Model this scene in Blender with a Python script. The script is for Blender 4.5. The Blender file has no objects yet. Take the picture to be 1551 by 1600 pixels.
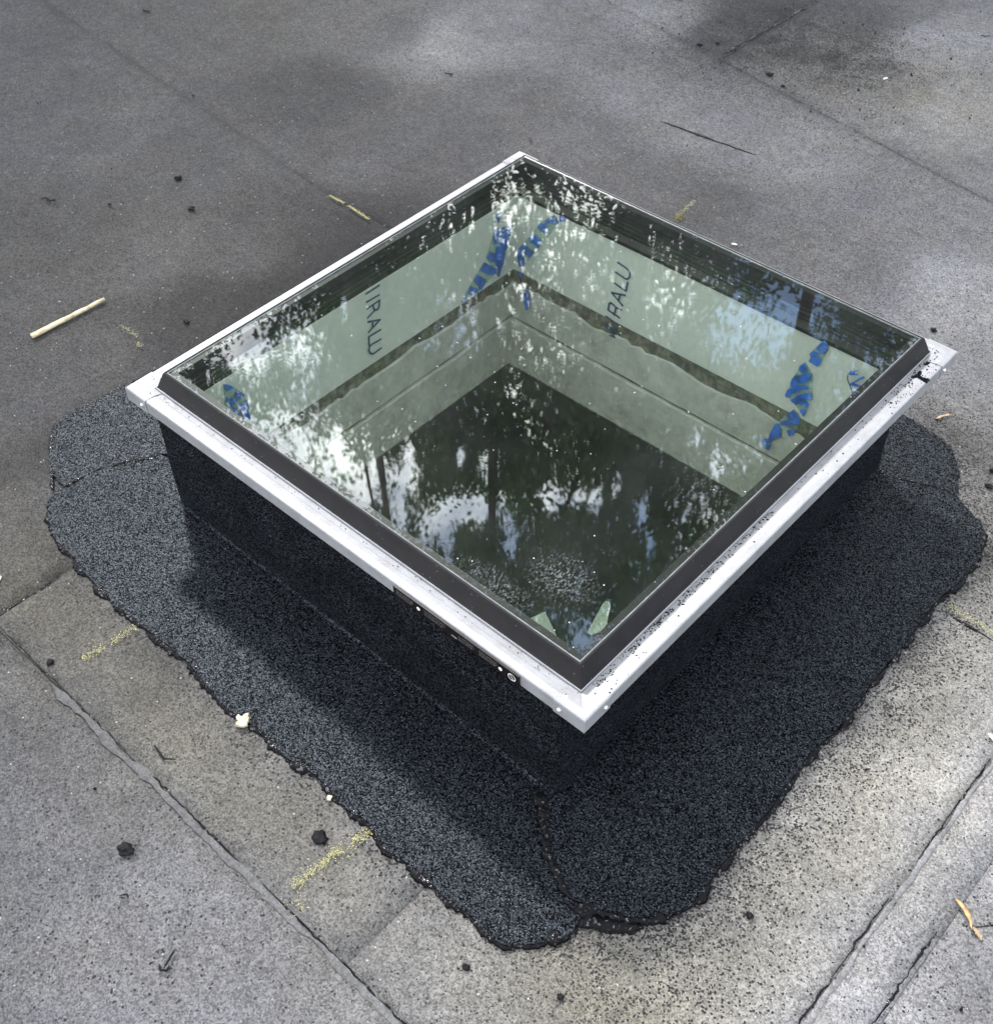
import bpy, bmesh, math, random
import numpy as np
from mathutils import Vector, Matrix, noise as mnoise

# ------------------------------------------------------------------ camera, sky, sun, exposure
scene = bpy.context.scene
COL = scene.collection
SUN_AZ, SUN_EL = math.radians(150.0), math.radians(47.0)
CAM = Vector((1.0273, -1.2177, 1.6126))

cam_data = bpy.data.cameras.new('camera')
cam_data.sensor_fit = 'VERTICAL'
cam_data.sensor_height = 24.0
cam_data.lens = 24.0 * 1900.3 / 1600.0
cam_data.clip_start = 0.02
cam_data.clip_end = 800.0
cam_data.dof.use_dof = True                # phone-sized aperture: far things mirrored in the glass go soft
cam_data.dof.focus_distance = 1.75
cam_data.dof.aperture_fstop = 9.0
camera = bpy.data.objects.new('camera', cam_data)
COL.objects.link(camera)
_r = Vector((0.73938, 0.67309, -0.01613))
_u = Vector((-0.48245, 0.54636, 0.68464))
_b = Vector((0.46964, -0.49843, 0.72870))
camera.matrix_world = Matrix(((_r.x, _u.x, _b.x, CAM.x), (_r.y, _u.y, _b.y, CAM.y), (_r.z, _u.z, _b.z, CAM.z), (0, 0, 0, 1)))
scene.camera = camera

world = bpy.data.worlds.new('World')
scene.world = world
world.use_nodes = True
wn, wl = world.node_tree.nodes, world.node_tree.links
wn.clear()
sky = wn.new('ShaderNodeTexSky')
sky.sky_type = 'NISHITA'
sky.sun_disc = False
sky.sun_elevation = SUN_EL
sky.sun_rotation = math.radians(90.0) - SUN_AZ
sky.air_density = 1.0
sky.dust_density = 0.25
bg = wn.new('ShaderNodeBackground'); bg.inputs['Strength'].default_value = 0.15
wl.new(sky.outputs[0], bg.inputs['Color'])
tc = wn.new('ShaderNodeTexCoord')
cn = wn.new('ShaderNodeTexNoise')
cn.inputs['Scale'].default_value = 3.2; cn.inputs['Detail'].default_value = 6.0; cn.inputs['Roughness'].default_value = 0.55
cmap = wn.new('ShaderNodeMapping'); cmap.inputs['Location'].default_value = (5.0, 8.0, 3.0)
wl.new(tc.outputs['Generated'], cmap.inputs['Vector']); wl.new(cmap.outputs[0], cn.inputs['Vector'])
cr = wn.new('ShaderNodeMapRange'); cr.interpolation_type = 'SMOOTHSTEP'
cr.inputs['From Min'].default_value = 0.45; cr.inputs['From Max'].default_value = 0.59
wl.new(cn.outputs['Fac'], cr.inputs['Value'])
bgc = wn.new('ShaderNodeBackground'); bgc.inputs['Color'].default_value = (1.0, 0.985, 0.97, 1)
bgc.inputs['Strength'].default_value = 2.9
mixw = wn.new('ShaderNodeMixShader')
wl.new(cr.outputs[0], mixw.inputs[0]); wl.new(bg.outputs[0], mixw.inputs[1]); wl.new(bgc.outputs[0], mixw.inputs[2])
wout = wn.new('ShaderNodeOutputWorld'); wl.new(mixw.outputs[0], wout.inputs['Surface'])

sun_data = bpy.data.lights.new('sun', 'SUN')
sun_data.energy = 5.0
sun_data.angle = math.radians(4.5)          # veiled by thin cloud: soft-edged shadows
sun_data.color = (1.0, 0.975, 0.94)
sun = bpy.data.objects.new('sun', sun_data)
COL.objects.link(sun)
SUND = Vector((math.cos(SUN_EL) * math.cos(SUN_AZ), math.cos(SUN_EL) * math.sin(SUN_AZ), math.sin(SUN_EL)))
sun.rotation_euler = SUND.to_track_quat('Z', 'Y').to_euler()
sun.location = SUND * 20

scene.view_settings.view_transform = 'Standard'
scene.view_settings.look = 'None'
scene.view_settings.exposure = 0.98
scene.view_settings.gamma = 1.0
scene.view_settings.use_curve_mapping = False
scene.render.engine = 'CYCLES'
scene.cycles.max_bounces = 8
scene.cycles.diffuse_bounces = 5
scene.cycles.transparent_max_bounces = 16
scene.cycles.glossy_bounces = 3
scene.cycles.use_denoising = True
scene.cycles.sample_clamp_indirect = 6.0

RND = random.Random(7)

# ------------------------------------------------------------------ helpers
def tag(o, label=None, cat=None, group=None, kind=None):
    if label: o['label'] = label
    if cat: o['category'] = cat
    if group: o['group'] = group
    if kind: o['kind'] = kind
    return o

def empty(name, loc=(0, 0, 0)):
    o = bpy.data.objects.new(name, None)
    o.empty_display_size = 0.05
    o.location = loc
    COL.objects.link(o)
    return o

def obj(name, verts, faces, mat, parent=None, smooth=False):
    me = bpy.data.meshes.new(name)
    me.from_pydata([tuple(v) for v in verts], [], faces)
    me.materials.append(mat)
    if smooth:
        me.polygons.foreach_set('use_smooth', [True] * len(me.polygons))
    me.update()
    o = bpy.data.objects.new(name, me)
    COL.objects.link(o)
    if parent is not None:
        o.parent = parent
        o.matrix_parent_inverse = Matrix.Translation(-Vector(parent.location))
    return o

def fix_normals(o):
    bm = bmesh.new(); bm.from_mesh(o.data)
    bmesh.ops.recalc_face_normals(bm, faces=bm.faces)
    bm.to_mesh(o.data); bm.free()
    return o

def nz(x, y=0.0, z=0.0):
    return mnoise.noise(Vector((x, y, z)))

class MB:
    """collects shapes into one mesh"""
    def __init__(self): self.v, self.f = [], []
    def add(self, vs, fs):
        n = len(self.v); self.v += [tuple(v) for v in vs]; self.f += [tuple(i + n for i in f) for f in fs]
    def box(self, x0, x1, y0, y1, z0, z1):
        self.add([(x0,y0,z0),(x1,y0,z0),(x1,y1,z0),(x0,y1,z0),(x0,y0,z1),(x1,y0,z1),(x1,y1,z1),(x0,y1,z1)],
                 [(3,2,1,0),(4,5,6,7),(0,1,5,4),(1,2,6,5),(2,3,7,6),(3,0,4,7)])
    def tube(self, pts, rad, n=8, flat=1.0, cap=True):
        pts = [Vector(p) for p in pts]
        rings = []
        for i, p in enumerate(pts):
            d = (pts[min(i+1, len(pts)-1)] - pts[max(i-1, 0)]).normalized()
            up = Vector((0, 0, 1)) if abs(d.z) < 0.95 else Vector((1, 0, 0))
            s = d.cross(up).normalized(); t = s.cross(d).normalized()
            r = rad[i] if hasattr(rad, '__len__') else rad
            rings.append([p + s * r * math.cos(a) + t * r * flat * math.sin(a) for a in [2*math.pi*k/n for k in range(n)]])
        vs = [v for r in rings for v in r]; fs = []
        for i in range(len(pts)-1):
            for k in range(n):
                a, b = i*n+k, i*n+(k+1) % n
                fs.append((a, b, b+n, a+n))
        if cap:
            fs.append(tuple(range(n-1, -1, -1))); fs.append(tuple(range(len(vs)-n, len(vs))))
        self.add(vs, fs)
    def disc(self, c, r, h, n=12, dome=0.0):
        vs = [(c[0]+r*math.cos(2*math.pi*k/n), c[1]+r*math.sin(2*math.pi*k/n), c[2]) for k in range(n)]
        vs += [(c[0]+r*.93*math.cos(2*math.pi*k/n), c[1]+r*.93*math.sin(2*math.pi*k/n), c[2]+h) for k in range(n)]
        vs.append((c[0], c[1], c[2]+h+dome))
        fs = [(k, (k+1) % n, n+(k+1) % n, n+k) for k in range(n)] + [(n+k, n+(k+1) % n, 2*n) for k in range(n)]
        self.add(vs, fs)
    def build(self, name, mat, parent=None, smooth=False):
        return obj(name, self.v, self.f, mat, parent, smooth)

# node helpers
class N:
    def __init__(self, name):
        self.m = bpy.data.materials.new(name); self.m.use_nodes = True
        self.n, self.l = self.m.node_tree.nodes, self.m.node_tree.links
        self.n.clear()
        self.out = self.n.new('ShaderNodeOutputMaterial')
        self.geo = self.n.new('ShaderNodeNewGeometry')
        self.pos = self.geo.outputs['Position']
    def _in(self, sock, val):
        if isinstance(val, bpy.types.NodeSocket): self.l.new(val, sock)
        elif val is not None:
            if sock.type == 'RGBA' and not hasattr(val, '__len__'): val = (val, val, val, 1)
            if sock.type == 'RGBA' and len(val) == 3: val = (*val, 1)
            sock.default_value = val
    def node(self, t, ins=None, **props):
        n = self.n.new(t)
        for k, v in props.items(): setattr(n, k, v)
        for k, v in (ins or {}).items(): self._in(n.inputs[k], v)
        return n
    def math(self, op, a, b=None, c=None, clamp=False):
        n = self.n.new('ShaderNodeMath'); n.operation = op; n.use_clamp = clamp
        self._in(n.inputs[0], a); self._in(n.inputs[1], b)
        if c is not None: self._in(n.inputs[2], c)
        return n.outputs[0]
    def noise(self, scale, detail=3.0, rough=0.5, vec=None, dist=0.0):
        n = self.node('ShaderNodeTexNoise', {'Scale': scale, 'Detail': detail, 'Roughness': rough, 'Distortion': dist, 'Vector': vec or self.pos})
        return n.outputs['Fac']
    def vor(self, scale, feature='F1', vec=None):
        return self.node('ShaderNodeTexVoronoi', {'Scale': scale, 'Vector': vec or self.pos}, feature=feature)
    def ramp(self, v, a, b, lo=0.0, hi=1.0, smooth=True):
        n = self.node('ShaderNodeMapRange', {'Value': v, 'From Min': a, 'From Max': b, 'To Min': lo, 'To Max': hi})
        n.interpolation_type = 'SMOOTHSTEP' if smooth else 'LINEAR'
        return n.outputs[0]
    def mix(self, f, a, b, mode='MIX'):
        n = self.node('ShaderNodeMix', data_type='RGBA', blend_type=mode)
        self._in(n.inputs[0], f); self._in(n.inputs[6], a); self._in(n.inputs[7], b)
        return n.outputs[2]
    def attr(self, name):
        return self.node('ShaderNodeAttribute', attribute_name=name).outputs['Fac']
    def sep(self, col):
        return self.node('ShaderNodeSeparateColor', {0: col}).outputs
    def comb(self, r, g, b):
        return self.node('ShaderNodeCombineColor', {0: r, 1: g, 2: b}).outputs[0]
    def bump(self, h, strength=1.0, dist=0.001, normal=None):
        n = self.node('ShaderNodeBump', {'Height': h, 'Strength': strength, 'Distance': dist})
        if normal: self.l.new(normal, n.inputs['Normal'])
        return n.outputs[0]
    def pbr(self, color, rough=0.6, metal=0.0, spec=0.5, normal=None, **kw):
        b = self.node('ShaderNodeBsdfPrincipled', {'Base Color': color, 'Roughness': rough, 'Metallic': metal, 'Specular IOR Level': spec})
        for k, v in kw.items(): self._in(b.inputs[k.replace('_', ' ')], v)
        if normal: self.l.new(normal, b.inputs['Normal'])
        return b.outputs[0]
    def done(self, shader):
        self.l.new(shader, self.out.inputs['Surface']); return self.m

def simple(name, col, rough=0.6, metal=0.0, var=0.15, nscale=40, bump=0.0, spec=0.5, **kw):
    n = N(name)
    f = n.noise(nscale, 4)
    c = n.mix(n.ramp(f, .3, .7), tuple(x*(1-var) for x in col), tuple(min(1, x*(1+var)) for x in col))
    nr = n.bump(n.noise(nscale*3, 3), 1.0, bump) if bump else None
    return n.done(n.pbr(c, rough, metal, spec, nr, **kw))

# ------------------------------------------------------------------ materials
def mat_roof():
    n = N('weathered_mineral_felt')
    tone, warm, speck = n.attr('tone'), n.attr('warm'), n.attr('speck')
    wob = n.node('ShaderNodeVectorMath', {0: n.pos, 1: n.node('ShaderNodeTexNoise', {'Scale': 90.0, 'Vector': n.pos}).outputs['Color']}, operation='MULTIPLY_ADD')
    wob.inputs[1].default_value = (0.004, 0.004, 0.0)
    # granules
    v1 = n.vor(380.0); g1 = n.sep(v1.outputs['Color'])[0]
    v2 = n.vor(620.0); g2 = n.sep(v2.outputs['Color'])[1]
    g = n.math('ADD', n.math('MULTIPLY', g1, 0.6), n.math('MULTIPLY', g2, 0.4))
    g = n.ramp(g, 0.12, 0.88, 0.48, 1.52, False)
    clumps = n.ramp(n.noise(55.0, 4, 0.65), 0.25, 0.75, 0.80, 1.20, False)
    big = n.ramp(n.noise(4.0, 5, 0.6), 0.3, 0.7, 0.88, 1.12, False)
    streak = n.ramp(n.noise(16.0, 4, 0.6), 0.3, 0.7, 0.92, 1.08, False)
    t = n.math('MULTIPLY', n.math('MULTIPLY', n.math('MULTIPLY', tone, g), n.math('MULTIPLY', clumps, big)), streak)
    # worn-off granules: dark specks, denser where the torch went
    v3 = n.vor(300.0); r3 = n.sep(v3.outputs['Color'])[2]
    thr = n.math('SUBTRACT', 0.965, n.math('MULTIPLY', speck, n.ramp(n.noise(28.0, 4, .7), .3, .65, .08, .95, False)))
    sm = n.math('MULTIPLY', n.ramp(n.math('SUBTRACT', r3, thr), 0.0, 0.02), n.ramp(v3.outputs['Distance'], 0.55, 0.75, 1.0, 0.0))
    v4 = n.vor(95.0); r4 = n.sep(v4.outputs['Color'])[0]
    sm2 = n.math('MULTIPLY', n.ramp(r4, 0.984, 0.99), n.ramp(v4.outputs['Distance'], 0.12, 0.25, 1.0, 0.0))
    v5 = n.vor(150.0); r5 = n.sep(v5.outputs['Color'])[1]
    wh = n.math('MULTIPLY', n.ramp(r5, 0.978, 0.985), n.ramp(v5.outputs['Distance'], 0.15, 0.3, 1.0, 0.0))
    soot = n.math('MULTIPLY', speck, n.ramp(n.noise(9.0, 4, .6), .35, .7, 0.0, .9, False), clamp=True)
    t = n.math('MULTIPLY', t, n.math('SUBTRACT', 1.0, n.math('MULTIPLY', soot, 0.7)))
    hue = n.ramp(n.noise(7.0, 3, .5), .35, .65, -0.5, 0.5, False)
    wv = n.math('ADD', warm, n.math('MULTIPLY', hue, 0.5))
    r = n.math('MULTIPLY', t, n.math('MULTIPLY_ADD', wv, 0.045, 1.0))
    gg = n.math('MULTIPLY', t, n.math('MULTIPLY_ADD', wv, 0.015, 0.995))
    b = n.math('MULTIPLY', t, n.math('MULTIPLY_ADD', wv, -0.10, 1.03))
    c = n.comb(r, gg, b)
    c = n.mix(sm, c, (0.018, 0.018, 0.019))
    c = n.mix(n.math('MULTIPLY', sm2, 0.8), c, (0.015, 0.015, 0.015))
    c = n.mix(n.math('MULTIPLY', wh, 0.6), c, (0.34, 0.34, 0.33))
    h = n.math('ADD', n.math('MULTIPLY', g1, 0.6), n.math('MULTIPLY', n.noise(240.0, 3, .6), 0.8))
    nr = n.bump(h, 1.0, 0.0016, n.bump(n.noise(12.0, 4, .5), 0.6, 0.006))
    return n.done(n.pbr(c, 0.88, 0, 0.12, nr))

def mat_flash():
    n = N('new_black_mineral_felt')
    v1 = n.vor(520.0); g1 = n.sep(v1.outputs['Color'])[0]
    v2 = n.vor(560.0); g2 = n.sep(v2.outputs['Color'])[1]
    lum = n.math('MULTIPLY_ADD', n.math('POWER', g1, 2.0), 0.0185, 0.0012)
    lum = n.math('MULTIPLY', lum, n.ramp(n.noise(14.0, 4, .6), .3, .7, .8, 1.2, False))
    spark = n.math('MULTIPLY', n.ramp(g2, 0.90, 0.97), n.ramp(v2.outputs['Distance'], .2, .45, 1, 0))
    c = n.comb(n.math('MULTIPLY', lum, 0.88), n.math('MULTIPLY', lum, 0.97), n.math('MULTIPLY', lum, 1.19))
    c = n.mix(n.math('MULTIPLY', spark, 0.85), c, (0.16, 0.18, 0.21))
    h = n.math('ADD', g1, n.math('MULTIPLY', n.noise(300.0, 2, .6), 1.0))
    nr = n.bump(h, 1.0, 0.0013, n.bump(n.noise(9.0, 3, .5), 0.5, 0.006))
    return n.done(n.pbr(c, n.ramp(g2, 0, 1, .36, .5, False), 0, n.math('MULTIPLY_ADD', n.math('POWER', g1, 2.0), .30, .01), nr, Specular_Tint=(.72, .86, 1.0, 1)))

def mat_tar():
    n = N('molten_bitumen')
    h = n.math('ADD', n.noise(130.0, 4, .6), n.math('MULTIPLY', n.noise(420.0, 3, .6), .35))
    nr = n.bump(h, 0.8, 0.003)
    c = n.mix(n.ramp(n.noise(220.0, 2), .6, .75), (0.004, 0.004, 0.005), (0.02, 0.021, 0.026))
    gl = n.ramp(n.noise(190.0, 2, .5), .60, .66, 0.07, 1.0)
    return n.done(n.pbr(c, n.ramp(n.noise(60., 3), .3, .7, .07, .28, False), 0, gl, nr))

def mat_bleed():
    n = N('old_seam_bitumen')
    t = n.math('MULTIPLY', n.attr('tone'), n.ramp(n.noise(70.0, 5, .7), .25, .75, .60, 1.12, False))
    v = n.vor(330.0); g = n.sep(v.outputs['Color'])[0]
    t = n.math('MULTIPLY', t, n.ramp(g, 0, 1, .62, 1.34, False))
    t = n.math('MULTIPLY', t, n.ramp(n.noise(22.0, 4, .6), .3, .7, .68, 1.05, False))
    return n.done(n.pbr(n.comb(t, t, n.math('MULTIPLY', t, 1.03)), .7, 0, .4, n.bump(n.noise(300.0, 4, .6), 1.0, .0012)))

def mat_alu():
    n = N('white_powder_coated_aluminium')
    d = n.vor(260.0); r = n.sep(d.outputs['Color'])[0]
    sp = n.math('MULTIPLY', n.ramp(r, .982, .99), n.ramp(d.outputs['Distance'], .12, .3, 1, 0))
    dust = n.ramp(n.noise(26.0, 6, .7), .42, .78, 0, .55, False)
    c = n.mix(dust, (.225, .23, .245), (.11, .105, .10))
    c = n.mix(n.math('MULTIPLY', sp, .8), c, (.05, .05, .05))
    sc = n.node('ShaderNodeMapping', {'Vector': n.pos, 'Scale': (6, 400, 400)})
    return n.done(n.pbr(c, n.ramp(n.noise(20., 4), .3, .7, .30, .45, False), 0, .5, n.bump(n.noise(500., 2), .25, .0003)))

def mat_trim():
    n = N('charcoal_rubber_trim')
    dust = n.ramp(n.noise(22.0, 5, .6), .4, .75, 0, .5, False)
    v = n.vor(300.0); r = n.sep(v.outputs['Color'])[0]
    sp = n.math('MULTIPLY', n.ramp(r, .975, .985), n.ramp(v.outputs['Distance'], .15, .35, 1, 0))
    c = n.mix(dust, (.007, .0066, .0078), (.018, .0165, .019))
    c = n.mix(n.math('MULTIPLY', sp, .6), c, (.2, .2, .19))
    return n.done(n.pbr(c, .5, 0, .25, n.bump(n.noise(180., 3), .5, .0004)))

def mat_glass(dirty=True, refl=0.115):
    n = N('greenish_double_glazing' if dirty else 'inner_glazing')
    dt = n.node('ShaderNodeVectorMath', {0: n.geo.outputs['Incoming'], 1: n.geo.outputs['Normal']}, operation='DOT_PRODUCT')
    om = n.math('SUBTRACT', 1.0, n.math('ABSOLUTE', dt.outputs['Value']), clamp=True)
    fac = n.math('MULTIPLY_ADD', n.math('POWER', om, 5.0), 1.6, refl, clamp=True)
    tr = n.node('ShaderNodeBsdfTransparent', {'Color': (.955, 1.0, .968)}).outputs[0]
    gl = n.node('ShaderNodeBsdfGlossy', {'Color': (.97, 1, .99), 'Roughness': 0.0})
    wv = n.bump(n.noise(3.0, 2, .4), 1.0, 0.0006)
    n.l.new(wv, gl.inputs['Normal'])
    s = n.node('ShaderNodeMixShader', {0: fac, 1: tr, 2: gl.outputs[0]}).outputs[0]
    if dirty:
        # dust specks and a rubbed, dried-on smear near the front corner
        v = n.vor(160.0); r = n.sep(v.outputs['Color'])[0]
        sp = n.math('MULTIPLY', n.ramp(r, .975, .985), n.ramp(v.outputs['Distance'], .10, .24, 1, 0))
        def blob(cx, cy, rx, ry):
            m = n.node('ShaderNodeMapping', {'Vector': n.pos, 'Location': (-cx/rx, -cy/ry, 0), 'Scale': (1/rx, 1/ry, 0)})
            ln = n.node('ShaderNodeVectorMath', {0: m.outputs[0]}, operation='LENGTH')
            return n.ramp(ln.outputs['Value'], 0.2, 1.0, 1, 0)
        fib = n.node('ShaderNodeMapping', {'Vector': n.pos, 'Rotation': (0, 0, .8), 'Scale': (420, 200, 1)})
        fz = n.ramp(n.noise(1.0, 5, .75, vec=fib.outputs[0]), .50, .66, 0, 1)
        sm = n.math('MULTIPLY', n.math('MAXIMUM', blob(.335, -.352, .075, .06), n.math('MULTIPLY', blob(.27, -.42, .10, .03), .9)), fz)
        film = n.ramp(n.noise(6., 4, .6), .35, .8, 0.003, .014, False)
        f = n.math('ADD', n.math('ADD', n.math('MULTIPLY', sp, .5), n.math('MULTIPLY', sm, .16)), film, clamp=True)
        df = n.node('ShaderNodeBsdfDiffuse', {'Color': (.72, .76, .78)}).outputs[0]
        s = n.node('ShaderNodeMixShader', {0: f, 1: s, 2: df}).outputs[0]
    return n.done(s)

def mat_panel():
    n = N('pale_film_faced_lining')
    c = n.mix(n.ramp(n.noise(5.0, 4, .5), .3, .7), (.45, .455, .435), (.52, .52, .49))
    nr = n.bump(n.noise(7.0, 3, .4), .6, .004)
    return n.done(n.pbr(c, .5, 0, .4, nr))

def mat_plaster():
    n = N('grey_concrete_render')
    c = n.mix(n.ramp(n.noise(18.0, 6, .65), .3, .7), (.30, .295, .27), (.42, .41, .385))
    st = n.ramp(n.noise(9.0, 5, .7, dist=.6), .56, .72, 0, .6)
    c = n.mix(st, c, (.20, .17, .12))
    return n.done(n.pbr(c, .85, 0, .3, n.bump(n.noise(60., 5, .6), 1., .002)))

def mat_joint():
    n = N('dirty_mortar_joint')
    c = n.mix(n.ramp(n.noise(45.0, 6, .7), .35, .65), (.045, .042, .032), (.17, .155, .12))
    return n.done(n.pbr(c, .9, 0, .3, n.bump(n.noise(90., 5, .7), 1., .005)))

def mat_translucent(name, col, fac):
    n = N(name)
    d = n.pbr(col, .3, 0, .5, n.bump(n.noise(40., 3), 1, .003))
    t = n.node('ShaderNodeBsdfTransparent', {'Color': (.9, .97, .9)}).outputs[0]
    return n.done(n.node('ShaderNodeMixShader', {0: fac, 1: t, 2: d}).outputs[0])

def mat_leaf(name, c1, c2):
    n = N(name)
    rv = n.node('ShaderNodeTexNoise', {'Scale': 1.3, 'Detail': 2.0, 'Vector': n.pos}).outputs['Fac']
    c = n.mix(n.ramp(rv, .35, .65), c1, c2)
    d = n.node('ShaderNodeBsdfDiffuse', {'Color': c}).outputs[0]
    t = n.node('ShaderNodeBsdfTranslucent', {'Color': n.mix(.5, c, (.10, .16, .02))}).outputs[0]
    return n.done(n.node('ShaderNodeMixShader', {0: .22, 1: d, 2: t}).outputs[0])

M = dict(
    roof=mat_roof(), flash=mat_flash(), tar=mat_tar(), bleed=mat_bleed(), alu=mat_alu(), trim=mat_trim(),
    glass=mat_glass(), glass2=mat_glass(False), panel=mat_panel(), plaster=mat_plaster(), joint=mat_joint(),
    screw=simple('zinc_rivet', (.55, .56, .57), .3, .7, .1, 80),
    black=simple('black_inner_frame', (.006, .006, .007), .45, 0, .3, 60, .0004, .12),
    frit=simple('black_edge_seal', (.006, .006, .007), .4, 0, .2, 60, 0.0, .1),
    rim=simple('bright_glass_edge', (.16, .18, .18), .25, 0, .2, 60),
    label=simple('black_printed_label', (.006, .005, .006), .4, 0, .2, 50, 0.0, .15),
    labelprint=simple('pale_label_print', (.17, .16, .16), .5, 0, .2, 400),
    dot=simple('white_label_dot', (.75, .75, .75), .45, 0, .05, 50),
    ink=simple('dark_blue_ink', (.012, .035, .10), .5, 0, .3, 60),
    tape=simple('blue_printed_foil', (.020, .10, .42), .42, 0, .35, 45, .002),
    film=mat_translucent('peeling_protective_film', (.40, .50, .39), .18),
    crease=mat_translucent('clear_tape', (.42, .50, .52), .22),
    darkroom=simple('dark_room_plaster', (.42, .50, .44), .9, 0, .2, 3),
    deck=simple('felt_underlayer', (.045, .044, .043), .9, 0, .3, 60),
    wall=simple('grey_rendered_wall', (.35, .34, .32), .9, 0, .2, 6, .002),
    ground=simple('woodland_ground', (.06, .07, .03), .95, 0, .5, 1.5, .01),
    stick=simple('bleached_wood', (.42, .35, .23), .75, 0, .35, 60, .002),
    bark=simple('pale_bark', (.36, .31, .21), .8, 0, .25, 90, .002),
    dryleaf=simple('dry_tan_leaf', (.36, .235, .11), .6, 0, .45, 90, .001),
    dryleaf2=simple('faded_leaf', (.30, .22, .13), .7, 0, .3, 90, .001),
    petal=simple('white_petal', (.62, .62, .57), .7, 0, .08, 60),
    crumb=simple('tar_crumb', (.006, .006, .007), .5, 0, .4, 200, .002, .12),
    chalk=simple('yellow_chalk', (.30, .285, .13), .9, 0, .25, 150),
    moss=simple('yellow_moss', (.26, .22, .07), .95, 0, .4, 200, .004),
    trunk=simple('tree_bark', (.07, .06, .045), .9, 0, .4, 9, .01),
    leaf=mat_leaf('leaf_green', (.055, .105, .045), (.10, .16, .075)),
    leaf2=mat_leaf('leaf_dark', (.045, .085, .045), (.08, .125, .07)),
)

# ------------------------------------------------------------------ measured outlines (metres)
PRINT_L=[[(0.3328,0.2339),(0.3426,0.231),(0.3497,0.2149),(0.3421,0.2108)],[(0.3468,0.1947),(0.3669,0.1895),(0.3873,0.1813),(0.3781,0.1669),(0.3715,0.1501),(0.3648,0.1331),(0.3571,0.1361),(0.346,0.1571),(0.3413,0.1736),(0.3466,0.1829)],[(0.3319,0.2002),(0.3448,0.1953),(0.3428,0.1838),(0.3388,0.1749),(0.3398,0.1623),(0.3272,0.1648),(0.3265,0.1851)],[(0.3346,0.1569),(0.3472,0.1524),(0.3558,0.1337),(0.3608,0.1249),(0.3552,0.105),(0.3458,0.0891),(0.3417,0.0766),(0.3366,0.0815),(0.3382,0.0953),(0.3298,0.1186),(0.3303,0.1388)],[(0.3168,0.154),(0.3284,0.1429),(0.3268,0.1222),(0.3198,0.128),(0.3039,0.1446)],[(0.2974,0.1378),(0.3195,0.1158),(0.3332,0.1032),(0.3291,0.0919),(0.3113,0.0984),(0.2832,0.126)],[(0.2766,0.1183),(0.3022,0.0908),(0.293,0.0843),(0.2863,0.0754),(0.2788,0.0774),(0.2754,0.0877),(0.2639,0.1128)],[(0.2547,0.1023),(0.2727,0.085),(0.2748,0.0743),(0.2573,0.0768),(0.2418,0.0928)],[(0.239,0.0881),(0.2413,0.0837),(0.2347,0.0768),(0.2247,0.0762)],[(-0.3643,0.2367),(-0.3568,0.2312),(-0.3459,0.2179),(-0.3562,0.2189),(-0.3642,0.2225)],[(-0.3453,0.2083),(-0.3367,0.2015),(-0.3285,0.1898),(-0.3388,0.1867),(-0.3489,0.1969),(-0.3507,0.2039)],[(-0.3577,0.2027),(-0.3491,0.1959),(-0.3454,0.1876),(-0.3506,0.1841),(-0.3608,0.1886),(-0.361,0.1979)],[(-0.3678,0.2117),(-0.3637,0.2055),(-0.3641,0.1988),(-0.3703,0.2007)],[(-0.3705,0.1904),(-0.3591,0.1862),(-0.3607,0.1744),(-0.3643,0.158),(-0.377,0.1666),(-0.3749,0.1782)],[(-0.3579,0.1819),(-0.3514,0.1705),(-0.3474,0.1524),(-0.3445,0.1396),(-0.3586,0.1481),(-0.362,0.1635)],[(-0.3472,0.1794),(-0.3369,0.1749),(-0.3274,0.1768),(-0.3268,0.1634),(-0.3297,0.1499),(-0.3278,0.1317),(-0.339,0.1334),(-0.3432,0.1507)]]
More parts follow.
